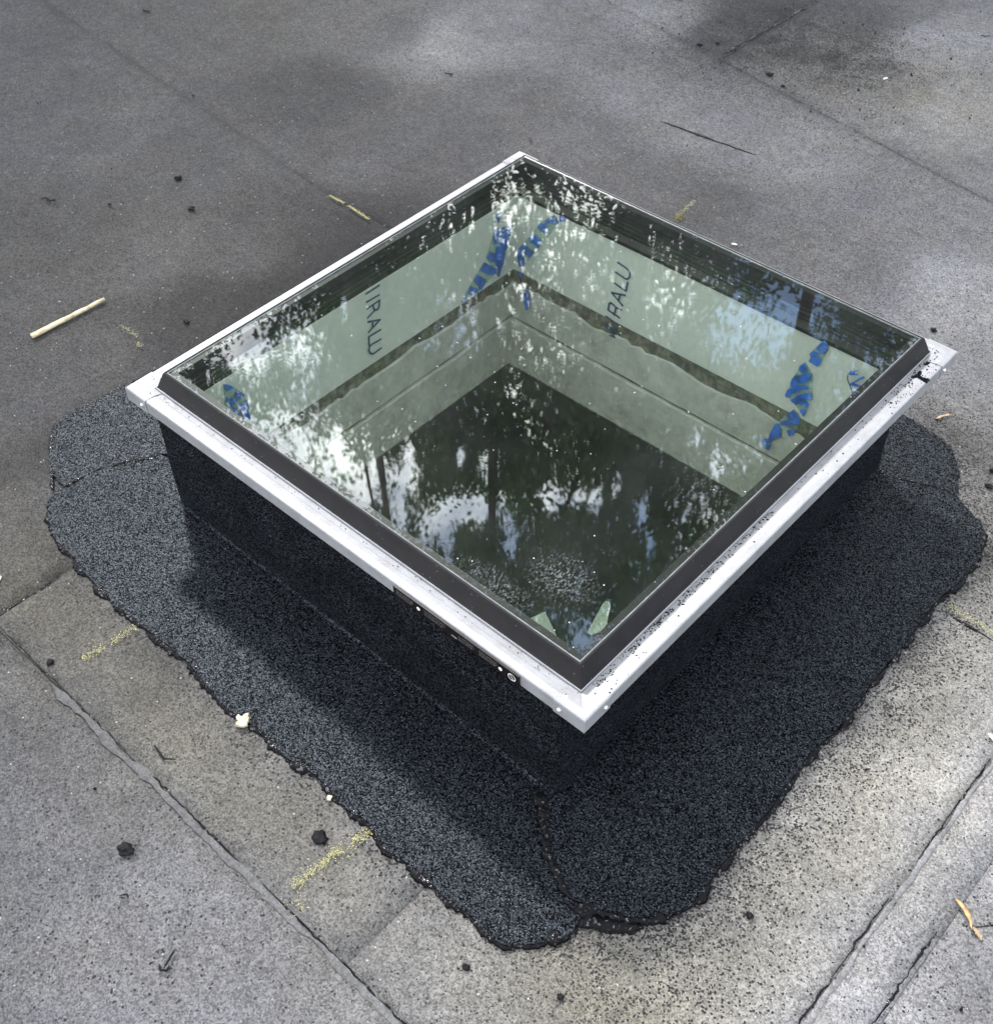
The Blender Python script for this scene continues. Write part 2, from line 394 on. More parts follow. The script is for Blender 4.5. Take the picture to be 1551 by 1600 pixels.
PRINT_R=[[(-0.3079,0.2433),(-0.2931,0.2457),(-0.2903,0.2404),(-0.3056,0.2314)],[(-0.3356,0.2264),(-0.3216,0.2395),(-0.3076,0.2296),(-0.3175,0.2199),(-0.3307,0.2201),(-0.3374,0.2098),(-0.3462,0.2099)],[(-0.3531,0.2117),(-0.3303,0.2043),(-0.3387,0.1876),(-0.3628,0.1954)],[(-0.3714,0.1776),(-0.3461,0.171),(-0.3534,0.1525),(-0.3786,0.1552),(-0.3816,0.1636)],[(-0.3927,0.1453),(-0.3645,0.136),(-0.3756,0.1183),(-0.3979,0.1234),(-0.3937,0.1134),(-0.3859,0.1019),(-0.3985,0.0843),(-0.4047,0.0886),(-0.4112,0.1137),(-0.4044,0.1324)],[(-0.4003,0.0764),(-0.394,0.0711),(-0.3945,0.0627),(-0.4007,0.0661)],[(-0.3843,0.0366),(-0.3652,0.0475),(-0.3613,0.0141),(-0.3647,-0.0011),(-0.3716,-0.0044),(-0.3791,0.0162)],[(0.3032,0.2499),(0.3109,0.2459),(0.3138,0.235),(0.3092,0.2238),(0.3007,0.2239),(0.2914,0.2272),(0.2975,0.2427)],[(0.2825,0.2119),(0.2876,0.2217),(0.2947,0.2208),(0.3032,0.224),(0.2925,0.2093),(0.2887,0.2043)],[(0.2853,0.2007),(0.2926,0.209),(0.3066,0.2144),(0.3067,0.2009),(0.3032,0.1946),(0.2848,0.1959)],[(0.2778,0.1895),(0.2844,0.1839),(0.2874,0.1753),(0.2788,0.168),(0.2706,0.1693),(0.2701,0.1782)],[(0.2821,0.1688),(0.2911,0.1745),(0.2977,0.1725),(0.2963,0.1607),(0.2884,0.1508),(0.2808,0.1459),(0.275,0.1493),(0.2738,0.1598)],[(0.2668,0.1561),(0.2711,0.1603),(0.2743,0.1489),(0.2795,0.1442),(0.2702,0.1317),(0.2655,0.1291),(0.261,0.1343),(0.2622,0.1462)],[(0.2588,0.1198),(0.2761,0.1367),(0.2909,0.1475),(0.2982,0.143),(0.2844,0.1317),(0.2706,0.1157),(0.2623,0.1016),(0.2569,0.1054)],[(0.2699,0.1),(0.2806,0.1183),(0.295,0.1315),(0.3058,0.1374),(0.3103,0.1232),(0.2983,0.1185),(0.2862,0.1099),(0.2993,0.1143),(0.3078,0.1123),(0.3056,0.1034),(0.2966,0.1042),(0.2879,0.1032),(0.2823,0.0972)],[(0.2919,0.0909),(0.3053,0.1013),(0.3033,0.0808)],[(0.2795,0.083),(0.2903,0.0793),(0.2992,0.0687),(0.297,0.0596),(0.2801,0.0469),(0.2638,0.0386),(0.2615,0.0443),(0.2696,0.0528),(0.284,0.061),(0.2695,0.0646)],[(0.2779,0.0336),(0.2962,0.0482),(0.2946,0.0323),(0.2857,0.0241)],[(0.252,0.0338),(0.2597,0.0402),(0.2675,0.0307),(0.2714,0.0147),(0.2592,0.0035),(0.2472,-0.0179),(0.2468,0.0085)],[(0.2303,-0.0144),(0.2435,-0.0057),(0.2468,-0.0202),(0.2572,-0.012),(0.2535,-0.0287),(0.2444,-0.03)],[(0.3632,0.2126),(0.3666,0.2242),(0.3674,0.2184),(0.3792,0.2291),(0.3722,0.2191),(0.3813,0.2189),(0.3663,0.2106)],[(0.3708,0.1942),(0.3898,0.2205),(0.3941,0.2197),(0.3778,0.1988),(0.3928,0.2014),(0.3913,0.1979),(0.3731,0.1918)],[(0.3808,0.1823),(0.3851,0.1846),(0.3835,0.1783)]]
TEXT_L=[[(0.0096,0.2383),(-0.0249,0.238)],[(0.0072,0.2178),(-0.0263,0.2198)],[(-0.0269,0.2043),(0.0063,0.2058),(0.0035,0.1922),(0.0006,0.1884),(-0.0063,0.1897),(-0.0106,0.1949),(-0.0112,0.2033)],[(-0.0092,0.1905),(-0.028,0.1837)],[(-0.0282,0.1744),(0.0025,0.1619),(-0.0303,0.1501)],[(-0.017,0.1679),(-0.0186,0.1551)],[(0.0012,0.1387),(-0.0306,0.1401),(-0.0321,0.1204)],[(-0.0009,0.1166),(-0.0242,0.1185),(-0.0315,0.1172),(-0.0339,0.1093),(-0.0326,0.1009),(-0.0252,0.0944),(-0.0148,0.0947),(-0.0023,0.0956)]]
TEXT_R=[[(-0.1545,0.2045),(-0.1371,0.202),(-0.1278,0.1996),(-0.1227,0.1946),(-0.1224,0.1866),(-0.1258,0.1798),(-0.1327,0.1778),(-0.1447,0.1798),(-0.1567,0.1818)],[(-0.1561,0.1573),(-0.1411,0.1542),(-0.1262,0.1519),(-0.1248,0.1732)],[(-0.1263,0.1421),(-0.1597,0.133),(-0.1293,0.1167)],[(-0.1387,0.1377),(-0.1404,0.1234)],[(-0.1323,0.0861),(-0.1632,0.0903),(-0.1622,0.1054),(-0.1584,0.1098),(-0.1511,0.1081),(-0.1451,0.105),(-0.1453,0.0954),(-0.1478,0.0865)],[(-0.1451,0.105),(-0.1303,0.1069)],[(-0.1661,0.0742),(-0.1341,0.0688)],[(-0.1357,0.0504),(-0.1675,0.056),(-0.1374,0.0363),(-0.1505,0.0351)],[(0.3609,0.206),(0.3628,0.1962),(0.3702,0.1875),(0.3769,0.1783),(0.3803,0.1719)]]
SCRAPS=[[(0.3465,-0.4377),(0.3551,-0.4116),(0.4089,-0.4412),(0.3896,-0.4419)],[(0.4214,-0.4017),(0.4057,-0.348),(0.4055,-0.3419),(0.4103,-0.3392),(0.4168,-0.3444),(0.4257,-0.3613),(0.4322,-0.3709),(0.4347,-0.3869),(0.4282,-0.4016)]]
SMEARS=[[(0.4745,0.4787),(0.4771,0.4883),(0.4785,0.4748),(0.4826,0.4637),(0.48,0.4506),(0.4768,0.4369),(0.4728,0.4389),(0.4747,0.4568),(0.4739,0.4671)],[(0.4757,0.4126),(0.4763,0.4185),(0.4816,0.4124),(0.483,0.4029),(0.4895,0.4016),(0.4967,0.4043),(0.5012,0.403),(0.5012,0.3925),(0.4922,0.3933),(0.4804,0.3972),(0.4766,0.3902),(0.4726,0.3938),(0.4758,0.402)]]
SMDOTS=[(0.4821,0.3127),(0.4769,0.3452),(0.4764,0.4841),(0.4844,0.4929),(0.4924,0.487),(0.4841,0.479),(0.4943,0.4961),(0.4907,0.4204),(0.4782,0.4255),(0.4755,0.286),(0.4806,0.2003),(0.4868,0.1994),(0.4851,0.1772)]
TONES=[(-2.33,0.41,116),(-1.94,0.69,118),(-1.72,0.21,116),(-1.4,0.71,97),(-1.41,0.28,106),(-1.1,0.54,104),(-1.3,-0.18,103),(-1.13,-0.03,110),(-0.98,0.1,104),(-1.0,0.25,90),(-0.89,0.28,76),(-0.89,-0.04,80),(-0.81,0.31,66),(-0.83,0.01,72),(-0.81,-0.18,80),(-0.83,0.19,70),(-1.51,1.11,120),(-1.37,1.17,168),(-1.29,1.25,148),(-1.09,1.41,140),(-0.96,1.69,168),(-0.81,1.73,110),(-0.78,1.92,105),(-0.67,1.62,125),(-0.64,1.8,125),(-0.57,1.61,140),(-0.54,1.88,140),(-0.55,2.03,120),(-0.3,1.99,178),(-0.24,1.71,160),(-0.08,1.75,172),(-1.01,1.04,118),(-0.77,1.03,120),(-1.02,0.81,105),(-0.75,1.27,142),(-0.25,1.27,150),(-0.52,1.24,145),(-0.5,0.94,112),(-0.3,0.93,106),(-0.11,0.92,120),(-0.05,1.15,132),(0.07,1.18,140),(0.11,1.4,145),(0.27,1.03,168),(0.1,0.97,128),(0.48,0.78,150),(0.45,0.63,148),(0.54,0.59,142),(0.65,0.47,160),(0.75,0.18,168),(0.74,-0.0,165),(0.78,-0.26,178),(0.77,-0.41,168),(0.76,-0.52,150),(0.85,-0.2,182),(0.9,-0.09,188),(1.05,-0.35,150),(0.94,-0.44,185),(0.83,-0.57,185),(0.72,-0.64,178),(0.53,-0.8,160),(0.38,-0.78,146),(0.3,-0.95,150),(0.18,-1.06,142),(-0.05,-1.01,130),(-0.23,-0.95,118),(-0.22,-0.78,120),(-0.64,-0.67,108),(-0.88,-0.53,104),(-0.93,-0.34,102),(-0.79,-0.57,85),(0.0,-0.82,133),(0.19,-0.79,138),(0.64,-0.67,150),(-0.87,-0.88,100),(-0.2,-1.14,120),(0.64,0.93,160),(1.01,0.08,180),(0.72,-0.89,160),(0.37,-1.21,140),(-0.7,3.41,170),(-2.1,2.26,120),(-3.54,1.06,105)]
HOLES=[((147.73,37.97),1.22,1.49,1),((144.61,38.23),0.81,1.9,0.6),((141.54,36.78),0.76,0.76,0.9),((140.68,44.76),1.49,0.95,0.8),((135.06,46.43),2.4,1.0,1),((136.61,46.68),1.22,1.09,1),((127.87,45.98),0.76,0.54,0.8),((124.11,46.71),0.81,1.09,0.35),((119.2,38.0),1.25,1.6,0.85),((115.9,36.4),1.9,1.35,1),((117.2,38.6),1.1,1.3,0.8),((122.45,37.21),0.33,1.09,0.5),((126.63,52.7),1.09,0.95,1),((132.14,41.08),0.33,0.41,0.8),((127.54,32.86),0.68,0.49,0.5),((124.66,33.89),0.41,0.54,0.5),((132.06,33.47),0.38,0.54,0.6),((131.36,36.36),0.68,0.41,0.5),((117.72,43.71),1.36,0.81,0.6),((116.42,42.5),0.54,0.41,0.6),((108.72,37.39),0.33,0.33,0.7)]+[((138.98,44.73),0.68,1.21,0.95),((140.09,46.47),0.53,1.36,0.95),((138.27,47.65),0.6,1.21,0.95),((136.76,48.18),0.38,1.36,0.95),((142.25,45.22),0.6,1.21,0.95),((140.97,43.98),0.45,0.9,0.95),((133.67,44.51),0.53,0.9,0.95),((132.24,48.0),0.45,1.21,0.95),((129.6,46.02),0.53,0.84,0.95),((126.57,46.09),0.38,0.9,0.95),((125.35,45.43),0.34,0.78,0.95),((123.27,46.5),0.34,1.09,0.95),((122.6,47.96),0.26,0.78,0.95),((145.69,42.88),0.38,0.9,0.95),((143.3,43.15),0.38,1.09,0.95),((138.82,43.54),0.3,0.78,0.95),((135.53,44.01),0.3,0.66,0.95),((143.36,47.38),0.38,0.9,0.95),((118.95,43.7),0.3,0.9,0.95),((120.38,42.66),0.3,0.72,0.95)]

# ------------------------------------------------------------------ felt tone and stains, with dappled sunlight painted into the pale patches
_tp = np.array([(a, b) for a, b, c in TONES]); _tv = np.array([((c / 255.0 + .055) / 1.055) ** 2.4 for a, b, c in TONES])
OUT_C = [(0.435,-0.508),(0.449,-0.52),(0.471,-0.542),(0.493,-0.563),(0.524,-0.582),(0.553,-0.595),(0.576,-0.596),(0.604,-0.587),(0.637,-0.572),(0.665,-0.551),(0.687,-0.521),(0.698,-0.484),(0.697,-0.46),(0.694,-0.41),(0.695,-0.355),(0.696,-0.299),(0.692,-0.224),(0.689,-0.175),(0.697,-0.106),(0.694,-0.045),(0.691,0.018),(0.69,0.102),(0.687,0.171),(0.687,0.225),(0.695,0.289),(0.694,0.346),(0.676,0.399),(0.659,0.426),(0.637,0.433),(0.611,0.446),(0.591,0.461)]
_oc = np.array(OUT_C + [(0.565,0.52),(0.545,0.552),(0.517,0.575),(0.477,0.587)])
OUT_A = [(-0.655,-0.628),(-0.612,-0.666),(-0.554,-0.688),(-0.503,-0.693),(-0.458,-0.7),(-0.394,-0.705),(-0.344,-0.707),(-0.291,-0.706),(-0.232,-0.704),(-0.175,-0.701),(-0.141,-0.702),(-0.089,-0.71),(-0.041,-0.716),(0.0,-0.711),(0.041,-0.706),(0.094,-0.713),(0.136,-0.705),(0.186,-0.704),(0.235,-0.711),(0.272,-0.706),(0.315,-0.716),(0.364,-0.712),(0.402,-0.711),(0.442,-0.714),(0.475,-0.709),(0.507,-0.711),(0.542,-0.71),(0.57,-0.683),(0.598,-0.642),(0.599,-0.616),(0.591,-0.593)]
_oa = np.array(OUT_A)
ALB = 0.295
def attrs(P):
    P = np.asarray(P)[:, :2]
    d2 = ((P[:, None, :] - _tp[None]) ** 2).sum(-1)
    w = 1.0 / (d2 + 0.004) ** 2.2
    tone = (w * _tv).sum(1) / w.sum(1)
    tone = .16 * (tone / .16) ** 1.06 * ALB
    dc = np.sqrt(((P[:, None, :] - _oc[None]) ** 2).sum(-1)).min(1)
    da = np.sqrt(((P[:, None, :] - _oa[None]) ** 2).sum(-1)).min(1)
    sp = np.clip(1 - dc / 0.13, 0, 1) ** 1.2 * 1.0 + np.clip(1 - da / 0.06, 0, 1) * 0.4
    for cx, cy, r, a in ((0.68, -0.62, .16, .5), (-0.70, 1.75, .24, 1.), (-0.45, 1.80, .22, .95), (-0.30, 1.62, .16, .35), (-.62, 0.25, .22, .35), (-.62, -.1, .2, .45), (0.62, .55, .16, .4)):
        sp = np.maximum(sp, a * np.exp(-((P[:, 0]-cx)**2 + (P[:, 1]-cy)**2) / (r*r)))
    sp = sp + 0.0 * np.clip((P[:, 0] + 0.2) / 0.9, 0, 1)
    warm = np.full(len(P), -.05)
    for cx, cy, rx, ry, a in ((0.0, -0.79, .55, .10, 1.3), (-.6, -.75, .3, .2, .9), (0.78, -.2, .14, .5, 1.1), (.66, -.66, .15, .12, 1.6), (-.2, 1.75, .5, .25, .9), (-1.1, -.1, .5, .4, .6), (.7, .5, .25, .3, .8), (-1.9, .9, .5, .5, .6)):
        warm += a * np.exp(-((P[:, 0]-cx)**2/(rx*rx) + (P[:, 1]-cy)**2/(ry*ry)))
    return tone, warm, np.clip(sp, 0, 1)

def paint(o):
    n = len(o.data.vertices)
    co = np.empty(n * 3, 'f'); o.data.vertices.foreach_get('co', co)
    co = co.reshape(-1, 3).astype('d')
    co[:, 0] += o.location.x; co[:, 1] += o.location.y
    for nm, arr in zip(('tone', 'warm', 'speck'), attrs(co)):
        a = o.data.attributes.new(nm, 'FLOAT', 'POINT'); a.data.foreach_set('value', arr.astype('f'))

HOLE = 0.40
# ------------------------------------------------------------------ ground, building under the roof, roof deck
g = obj('ground', [(-400,-400,-3.2),(400,-400,-3.2),(400,400,-3.2),(-400,400,-3.2)], [(0,1,2,3)], M['ground']); tag(g, kind='structure')

def ring(mb, R, r, z0, z1):
    for (x0,x1,y0,y1) in ((-R,R,-R,-r),(-R,R,r,R),(-R,-r,-r,r),(r,R,-r,r)):
        mb.box(x0,x1,y0,y1,z0,z1)
mb = MB(); ring(mb, 6.0, HOLE + .045, -0.16, -0.008)
roof = mb.build('roof', M['deck']); tag(roof, kind='structure')
mb = MB(); ring(mb, 5.9, 2.2, -3.2, -0.165)
bw = mb.build('building', M['wall']); tag(bw, kind='structure')
mb = MB()
mb.box(-2.2,2.2,-2.2,2.2,-2.72,-2.70); 
rf = mb.build('room_floor', M['darkroom']); tag(rf, kind='structure')

def axis(a, b, fa, fb, step):
    """coordinates from a to b: fine inside [fa, fb], coarse outside"""
    pts = [a]
    x = a
    while x < b - 1e-6:
        s = step if (fa - 1e-6 <= x < fb) else 0.25
        if x < fa: s = min(s, fa - x)
        nx = min(b, x + max(s, 1e-3))
        if b - nx < 0.4 * step: nx = b
        for h in (-HOLE - .05, HOLE + .05):
            if x < h - 1e-6 < nx - 2e-6 and abs(nx - h) > 1e-6: nx = h
        pts.append(nx); x = nx
    return pts

def sheet(x0, x1, y0, y1, zt, sd, th=0.0045):
    xs, ys = axis(x0, x1, -2.9, 1.35, 0.035), axis(y0, y1, -1.5, 2.8, 0.035)
    idx, vs, fs = {}, [], []
    H = HOLE + .05
    def vid(i, j):
        if (i, j) in idx: return idx[i, j]
        x, y = xs[i], ys[j]
        z = zt + 0.0022 * nz(x*1.7, y*1.7, 3.3)
        if i in (0, len(xs)-1): x += 0.0012 * nz(y*9, sd) + 0.0008 * nz(y*45, sd+4)
        if j in (0, len(ys)-1): y += 0.0012 * nz(x*9, sd+2) + 0.0008 * nz(x*45, sd+6)
        y += max(-.25, min(.25, -.19*(x+.33)))*max(0, min(1, (y-1)/.5)) + .11*max(0, min(1.5, -1-x))*max(0, 1-abs(y-.387)/.6)
        idx[i, j] = len(vs); vs.append((x, y, z)); return idx[i, j]
    for i in range(len(xs)-1):
        for j in range(len(ys)-1):
            cx, cy = (xs[i]+xs[i+1])/2, (ys[j]+ys[j+1])/2
            if abs(cx) < H and abs(cy) < H: continue
            fs.append((vid(i,j), vid(i+1,j), vid(i+1,j+1), vid(i,j+1)))
    def skirt(seq):
        base = []
        for (i, j) in seq:
            if (i, j) not in idx: base.append(None); continue
            v = vs[idx[i, j]]; vs.append((v[0], v[1], v[2]-th)); base.append(len(vs)-1)
        for k in range(len(seq)-1):
            if base[k] is None or base[k+1] is None: continue
            fs.append((idx[seq[k]], base[k], base[k+1], idx[seq[k+1]]))
    nx, ny = len(xs)-1, len(ys)-1
    skirt([(i, 0) for i in range(nx+1)]); skirt([(nx, j) for j in range(ny+1)])
    skirt([(i, ny) for i in range(nx, -1, -1)]); skirt([(0, j) for j in range(ny, -1, -1)])
    o = obj('roofing_sheet', vs, fs, M['roof'], roof, True)
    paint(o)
    return o
GAP = 0.0
for k, (x0, x1, y0, y1, z) in enumerate((
        (-6, .902, -6, -.870, .0000), (-6, -.478, -.869, .390, .0006), (-.477, .402, -.869, .390, .0020),
        (.401, .902, -.869, .390, .0010), (-6, .902, .386, 1.503, .0000), (-6, -.698, 1.500, 6, .0004),
        (-.699, .902, 1.500, 6, .0013), (.900, .975, -6, 6, .0018), (.973, 6, -6, .212, .0006), (.973, 6, .210, 6, .0018))):
    sheet(x0 + GAP/2, x1 - GAP/2, y0 + GAP/2, y1 - GAP/2, z, 11.7 * k)

def ribbon(name, path, w, mat, z0=0.0045, h=0.0022, parent=None, seed=0., jit=.4, step=.008, do_paint=True):
    """a low, ragged bead of bitumen squeezed out along a seam"""
    P = [Vector((p[0], p[1], 0)) for p in path]
    pts = []
    for a, b in zip(P, P[1:]):
        n = max(1, int((b-a).length/step))
        pts += [a + (b-a)*(k/n) for k in range(n)]
    pts.append(P[-1])
    vs, fs = [], []
    for i, p in enumerate(pts):
        d = (pts[min(i+1, len(pts)-1)] - pts[max(i-1, 0)]).normalized(); s = Vector((-d.y, d.x, 0))
        e = min(1, i/4, (len(pts)-1-i)/4)
        wl_ = w * (1 + jit*2*nz(i*.13, seed) + jit*nz(i*.61, seed+3)) * max(.05, e); wr_ = w * (1 + jit*2*nz(i*.15, seed+7) + jit*nz(i*.57, seed+9)) * max(.05, e)
        wl_, wr_ = max(.0006, wl_), max(.0006, wr_)
        hh = h * (1 + .5*nz(i*.4, seed+5)) * max(.2, e)
        vs += [p - s*wl_ + Vector((0,0,z0-(.0006 if do_paint else .006))), p - s*wl_*.88 + Vector((0,0,z0+hh*.7)), p + Vector((0,0,z0+hh)), p + s*wr_*.88 + Vector((0,0,z0+hh*.7)), p + s*wr_ + Vector((0,0,z0-(.0006 if do_paint else .006)))]
    for i in range(len(pts)-1):
        for k in range(4):
            a = i*5+k; fs.append((a, a+5, a+6, a+1))
    o = obj(name, vs, fs, mat, parent, True)
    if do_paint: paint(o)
    return o
def line(a, b, n=14, amp=.004, sd=0.):
    return [(a[0]+(b[0]-a[0])*k/n + amp*nz(k*.7, sd), a[1]+(b[1]-a[1])*k/n + amp*nz(k*.7, sd+5)) for k in range(n+1)]
# squeezed-out bitumen along the felt joints
ribbon('seam_bead', line((-.30,-.874), (.62,-.878), 20), .0060, M['bleed'], .0024, .00015, roof, 1., .75)
ribbon('seam_bead', line((.905,-.75), (.900,.12), 20, .005), .0038, M['bleed'], .0024, .00015, roof, 3., .75)
ribbon('seam_bead', line((-.480,-.86), (-.476,-.70), 10, .004), .0035, M['tar'], .001, .0020, roof, 9., .9)
ribbon('seam_bead', line((-.72,1.60), (-.695,2.1), 20, .01), .0045, M['tar'], .001, .002, roof, 12., .9)
ribbon('seam_bead', line((-.63,1.195), (-.35,1.215), 14, .006), .0019, M['tar'], .001, .0016, roof, 14., 2.2)
ribbon('seam_bead', line((.402,-.86), (.397,-.72), 8, .003), .003, M['bleed'], .0024, .00015, roof, 16.)
ribbon('seam_bead', line((.700,.212), (.80,.209), 8, .002), .0028, M['tar'], .001, .0010, roof, 18.)
ribbon('seam_bead', line((1.00,-.262), (1.06,-.20), 6, .004), .0016, M['tar'], .001, .0014, roof, 22., .8)

for k, (a, b) in enumerate((((-.46,-.866), (-.10,-.868)), ((-.05,-.868), (.20,-.870)), ((.25,-.871), (.55,-.872)), ((.897,-.62), (.895,-.30)), ((.896,-.22), (.895,.0)), ((.968,-.5), (.968,-.30)))):
    ribbon('seam_tar', line(a, b, 30, .0035, k*3.), .0011, M['tar'], .0022, .0006, roof, 40.+k, 1.6)
# yellow chalk setting-out marks, worn down to flecks
def chalk(path, w, dens, seed):
    r = random.Random(seed); m = MB()
    for a, b in zip(path, path[1:]):
        L = math.hypot(b[0]-a[0], b[1]-a[1])
        for _ in range(int(L*dens*.5)):
            t = r.random(); off = r.gauss(0, w*(.55 if r.random() < .6 else 1.2)) + .25*w*nz(t*6, seed)*3
            dx, dy = (b[0]-a[0])/L, (b[1]-a[1])/L
            x, y = a[0]+(b[0]-a[0])*t - dy*off, a[1]+(b[1]-a[1])*t + dx*off
            if nz(x*45, y*45, seed) < -.3: continue
            s = r.uniform(.0004, .0011); z = .0075 + r.uniform(-.0003, .0008)
            k = r.choice((3, 4, 5)); ph = r.random()*6
            ring_ = [(x+s*math.cos(ph+6.283*q/k)*r.uniform(.6,1.4), y+s*math.sin(ph+6.283*q/k), z) for q in range(k)]
            m.add(ring_ + [(x, y, z+.0006)], [(q, (q+1) % k, k) for q in range(k)])
    o = m.build('chalk_mark', M['chalk'], roof); tag(o, kind='stuff'); return o
chalk([(-.285,-.712),(-.284,-.763),(-.294,-.812)], .0055, 9000, 1)
chalk([(.284,-.712),(.271,-.775),(.267,-.846)], .0060, 12000, 2)
chalk([(.267,-.851),(.305,-.858)], .0060, 5000, 3)
chalk([(-.977,-.245),(-.925,-.246),(-.885,-.262)], .0040, 4500, 4)
chalk([(-1.012,.388),(-.946,.388),(-.866,.380)], .0022, 12000, 5)
chalk([(-.338,.944),(-.334,.9),(-.327,.853)], .005, 4500, 6)
chalk([(.705,.222),(.79,.218)], .0045, 6000, 7)

# ------------------------------------------------------------------ bitumen upstand round the skylight, with its lapped pieces
up = empty('skylight_upstand', (0, -.015, 0))
tag(up, 'square upstand wrapped in new black mineral felt with tarred edges under the skylight', 'upstand')
def slab(name, outline, z0, z1, seed, jag=0.0022):
    n = len(outline); pts = []
    P = [Vector((p[0], p[1], 0)) for p in outline]
    for i in range(n):
        p0, p1, p2, p3 = P[i-1], P[i], P[(i+1) % n], P[(i+2) % n]
        m = max(1, int((p2-p1).length/.007)) if (p2-p1).length < .12 else 2
        for k in range(m):
            t = k/m
            c = .5*((2*p1) + (p2-p0)*t + (2*p0-5*p1+4*p2-p3)*t*t + (3*p1-p0-3*p2+p3)*t**3) if (p2-p1).length < .12 else p1.lerp(p2, t)
            c = Vector((c.x + jag*nz(c.x*70, c.y*70, seed)*(1+1.5*nz(c.x*6, c.y*6, seed+20)) + jag*1.5*nz(c.x*17, c.y*17, seed+2), c.y + jag*nz(c.x*70, c.y*70, seed+5)*(1+1.5*nz(c.x*6, c.y*6, seed+20)) + jag*1.5*nz(c.x*17, c.y*17, seed+8), 0))
            pts.append(c)
    bm = bmesh.new()
    top = [bm.verts.new((p.x, p.y, z1)) for p in pts]
    f = bm.faces.new(top)
    r = bmesh.ops.extrude_face_region(bm, geom=[f])
    for v in [v for v in r['geom'] if isinstance(v, bmesh.types.BMVert)]: v.co.z = z0
    bmesh.ops.recalc_face_normals(bm, faces=bm.faces)
    bmesh.ops.triangulate(bm, faces=[f for f in bm.faces if len(f.verts) > 4])
    me = bpy.data.meshes.new(name); bm.to_mesh(me); bm.free()
    me.materials.append(M['flash'])
    o = bpy.data.objects.new(name, me); COL.objects.link(o); o.parent = up
    o.matrix_parent_inverse = Matrix.Translation(-up.location)
    return o, pts
def bead(parent, path, r0, z, seed, jit=.5, rough=.0022):
    P = [Vector((p[0], p[1], 0)) for p in path]; pts = []
    for a, b in zip(P, P[1:]):
        n = max(1, int((b-a).length/.0035)); pts += [a+(b-a)*(k/n) for k in range(n)]
    pts.append(P[-1]); m = MB(); q, rr = [], []
    for i, p in enumerate(pts):
        q.append((p.x + rough*nz(i*.33, seed) + rough*2*nz(i*.09, seed+1), p.y + rough*nz(i*.31, seed+2) + rough*2*nz(i*.08, seed+3), z + .0012*nz(i*.3, seed+4)))
        e = min(1, .2+i/8, .2+(len(pts)-1-i)/8)
        rr.append(max(.0010, r0*(1 + jit*1.8*nz(i*.11, seed+6) + jit*1.2*nz(i*.5, seed+7)))*e)
    m.tube(q, rr, 7, .58)
    o = m.build('tar_bead', M['tar'], parent, True)
    return o
pA = OUT_A + [(.56,-.55), (.44,-.43), (-.43,-.43), (-.572,-.430), (-.588,-.444), (-.622,-.486), (-.646,-.542), (-.649,-.583)]
A, oa = slab('felt_piece', pA, -.001, .0085, 1., .0017)
A['label'] = 'long front felt piece with a crisp tar edge'
pB = [(-.645,-.60),(-0.708,-0.597),(-0.77,-0.558),(-0.81,-0.52),(-0.821,-0.481),(-0.814,-0.424),(-0.814,-0.386),(-0.80,-0.313),(-.73,-.22),(-.62,-.15),(-.60,.0),(-.60,.43),(-.43,.43),(-.43,-.40),(-.57,-.418),(-.60,-.45),(-.63,-.50),(-.635,-.56)]
B_, ob = slab('felt_piece', pB, -.001, .0062, 5., .0016)
pC = OUT_C + [(.545,.452),(.492,.428),(.455,.415),(.43,.40),(.43,-.43)]
Cc, oc = slab('felt_piece', pC, -.001, .0125, 9., .0012)
Cc['label'] = 'shaded right-hand felt piece lapped over the front one'
pD = [(.595,.448),(.564,.525),(.543,.552),(.517,.575),(.477,.587),(.439,.594),(.418,.595),(.2,.60),(-.3,.60),(-.60,.60),(-.60,.44),(-.43,.42),(.40,.42),(.43,.405),(.46,.410),(.492,.420),(.545,.444)]
D_, od = slab('felt_piece', pD, -.001, .0068, 13., .0018)
bead(A, OUT_A, .0066, .0035, 1., .75)
bead(A, [(-.572,-.432),(-.588,-.446),(-.622,-.488),(-.646,-.542),(-.650,-.585),(-.655,-.628)], .0032, .0078, 3., .9, .0014)
bead(B_, [(-.655,-.628),(-0.708,-0.597),(-0.77,-0.558),(-0.81,-0.52),(-0.821,-0.481),(-0.814,-0.424),(-0.812,-0.386),(-0.80,-0.313)], .0038, .0035, 5., .8)
bead(Cc, OUT_C[:7], .0062, .0118, 6., .8, .0026)
bead(Cc, OUT_C[6:12], .0078, .0065, 7., .7, .0026)
bead(Cc, OUT_C[10:], .0060, .0045, 8., .8)
bead(Cc, [(.591,.461),(.545,.452),(.492,.428),(.462,.416)], .0028, .0120, 9., .8, .0012)
bead(D_, [(.595,.453),(.564,.525),(.543,.552),(.517,.575),(.477,.587),(.439,.594)], .0028, .0045, 10., .8)
def blob(parent, c, r, seed, h=.6):
    bm = bmesh.new(); bmesh.ops.create_icosphere(bm, subdivisions=3, radius=1.0)
    for v in bm.verts:
        k = 1 + .35*nz(v.co.x*1.6+seed, v.co.y*1.6, v.co.z*1.6) + .18*nz(v.co.x*4, v.co.y*4+seed, v.co.z*4)
        v.co = Vector((c[0]+v.co.x*r*k, c[1]+v.co.y*r*k, c[2]+v.co.z*r*h*k))
    me = bpy.data.meshes.new('tar_blob'); bm.to_mesh(me); bm.free(); me.materials.append(M['tar'])
    me.polygons.foreach_set('use_smooth', [True]*len(me.polygons))
    o = bpy.data.objects.new('tar_blob', me); COL.objects.link(o); o.parent = parent; return o
blob(Cc, (.436,-.512,.012), .011, 1.)
blob(Cc, (.592,-.598,.008), .014, 2., .45)
blob(A, (.586,-.655,.006), .011, 4., .45)
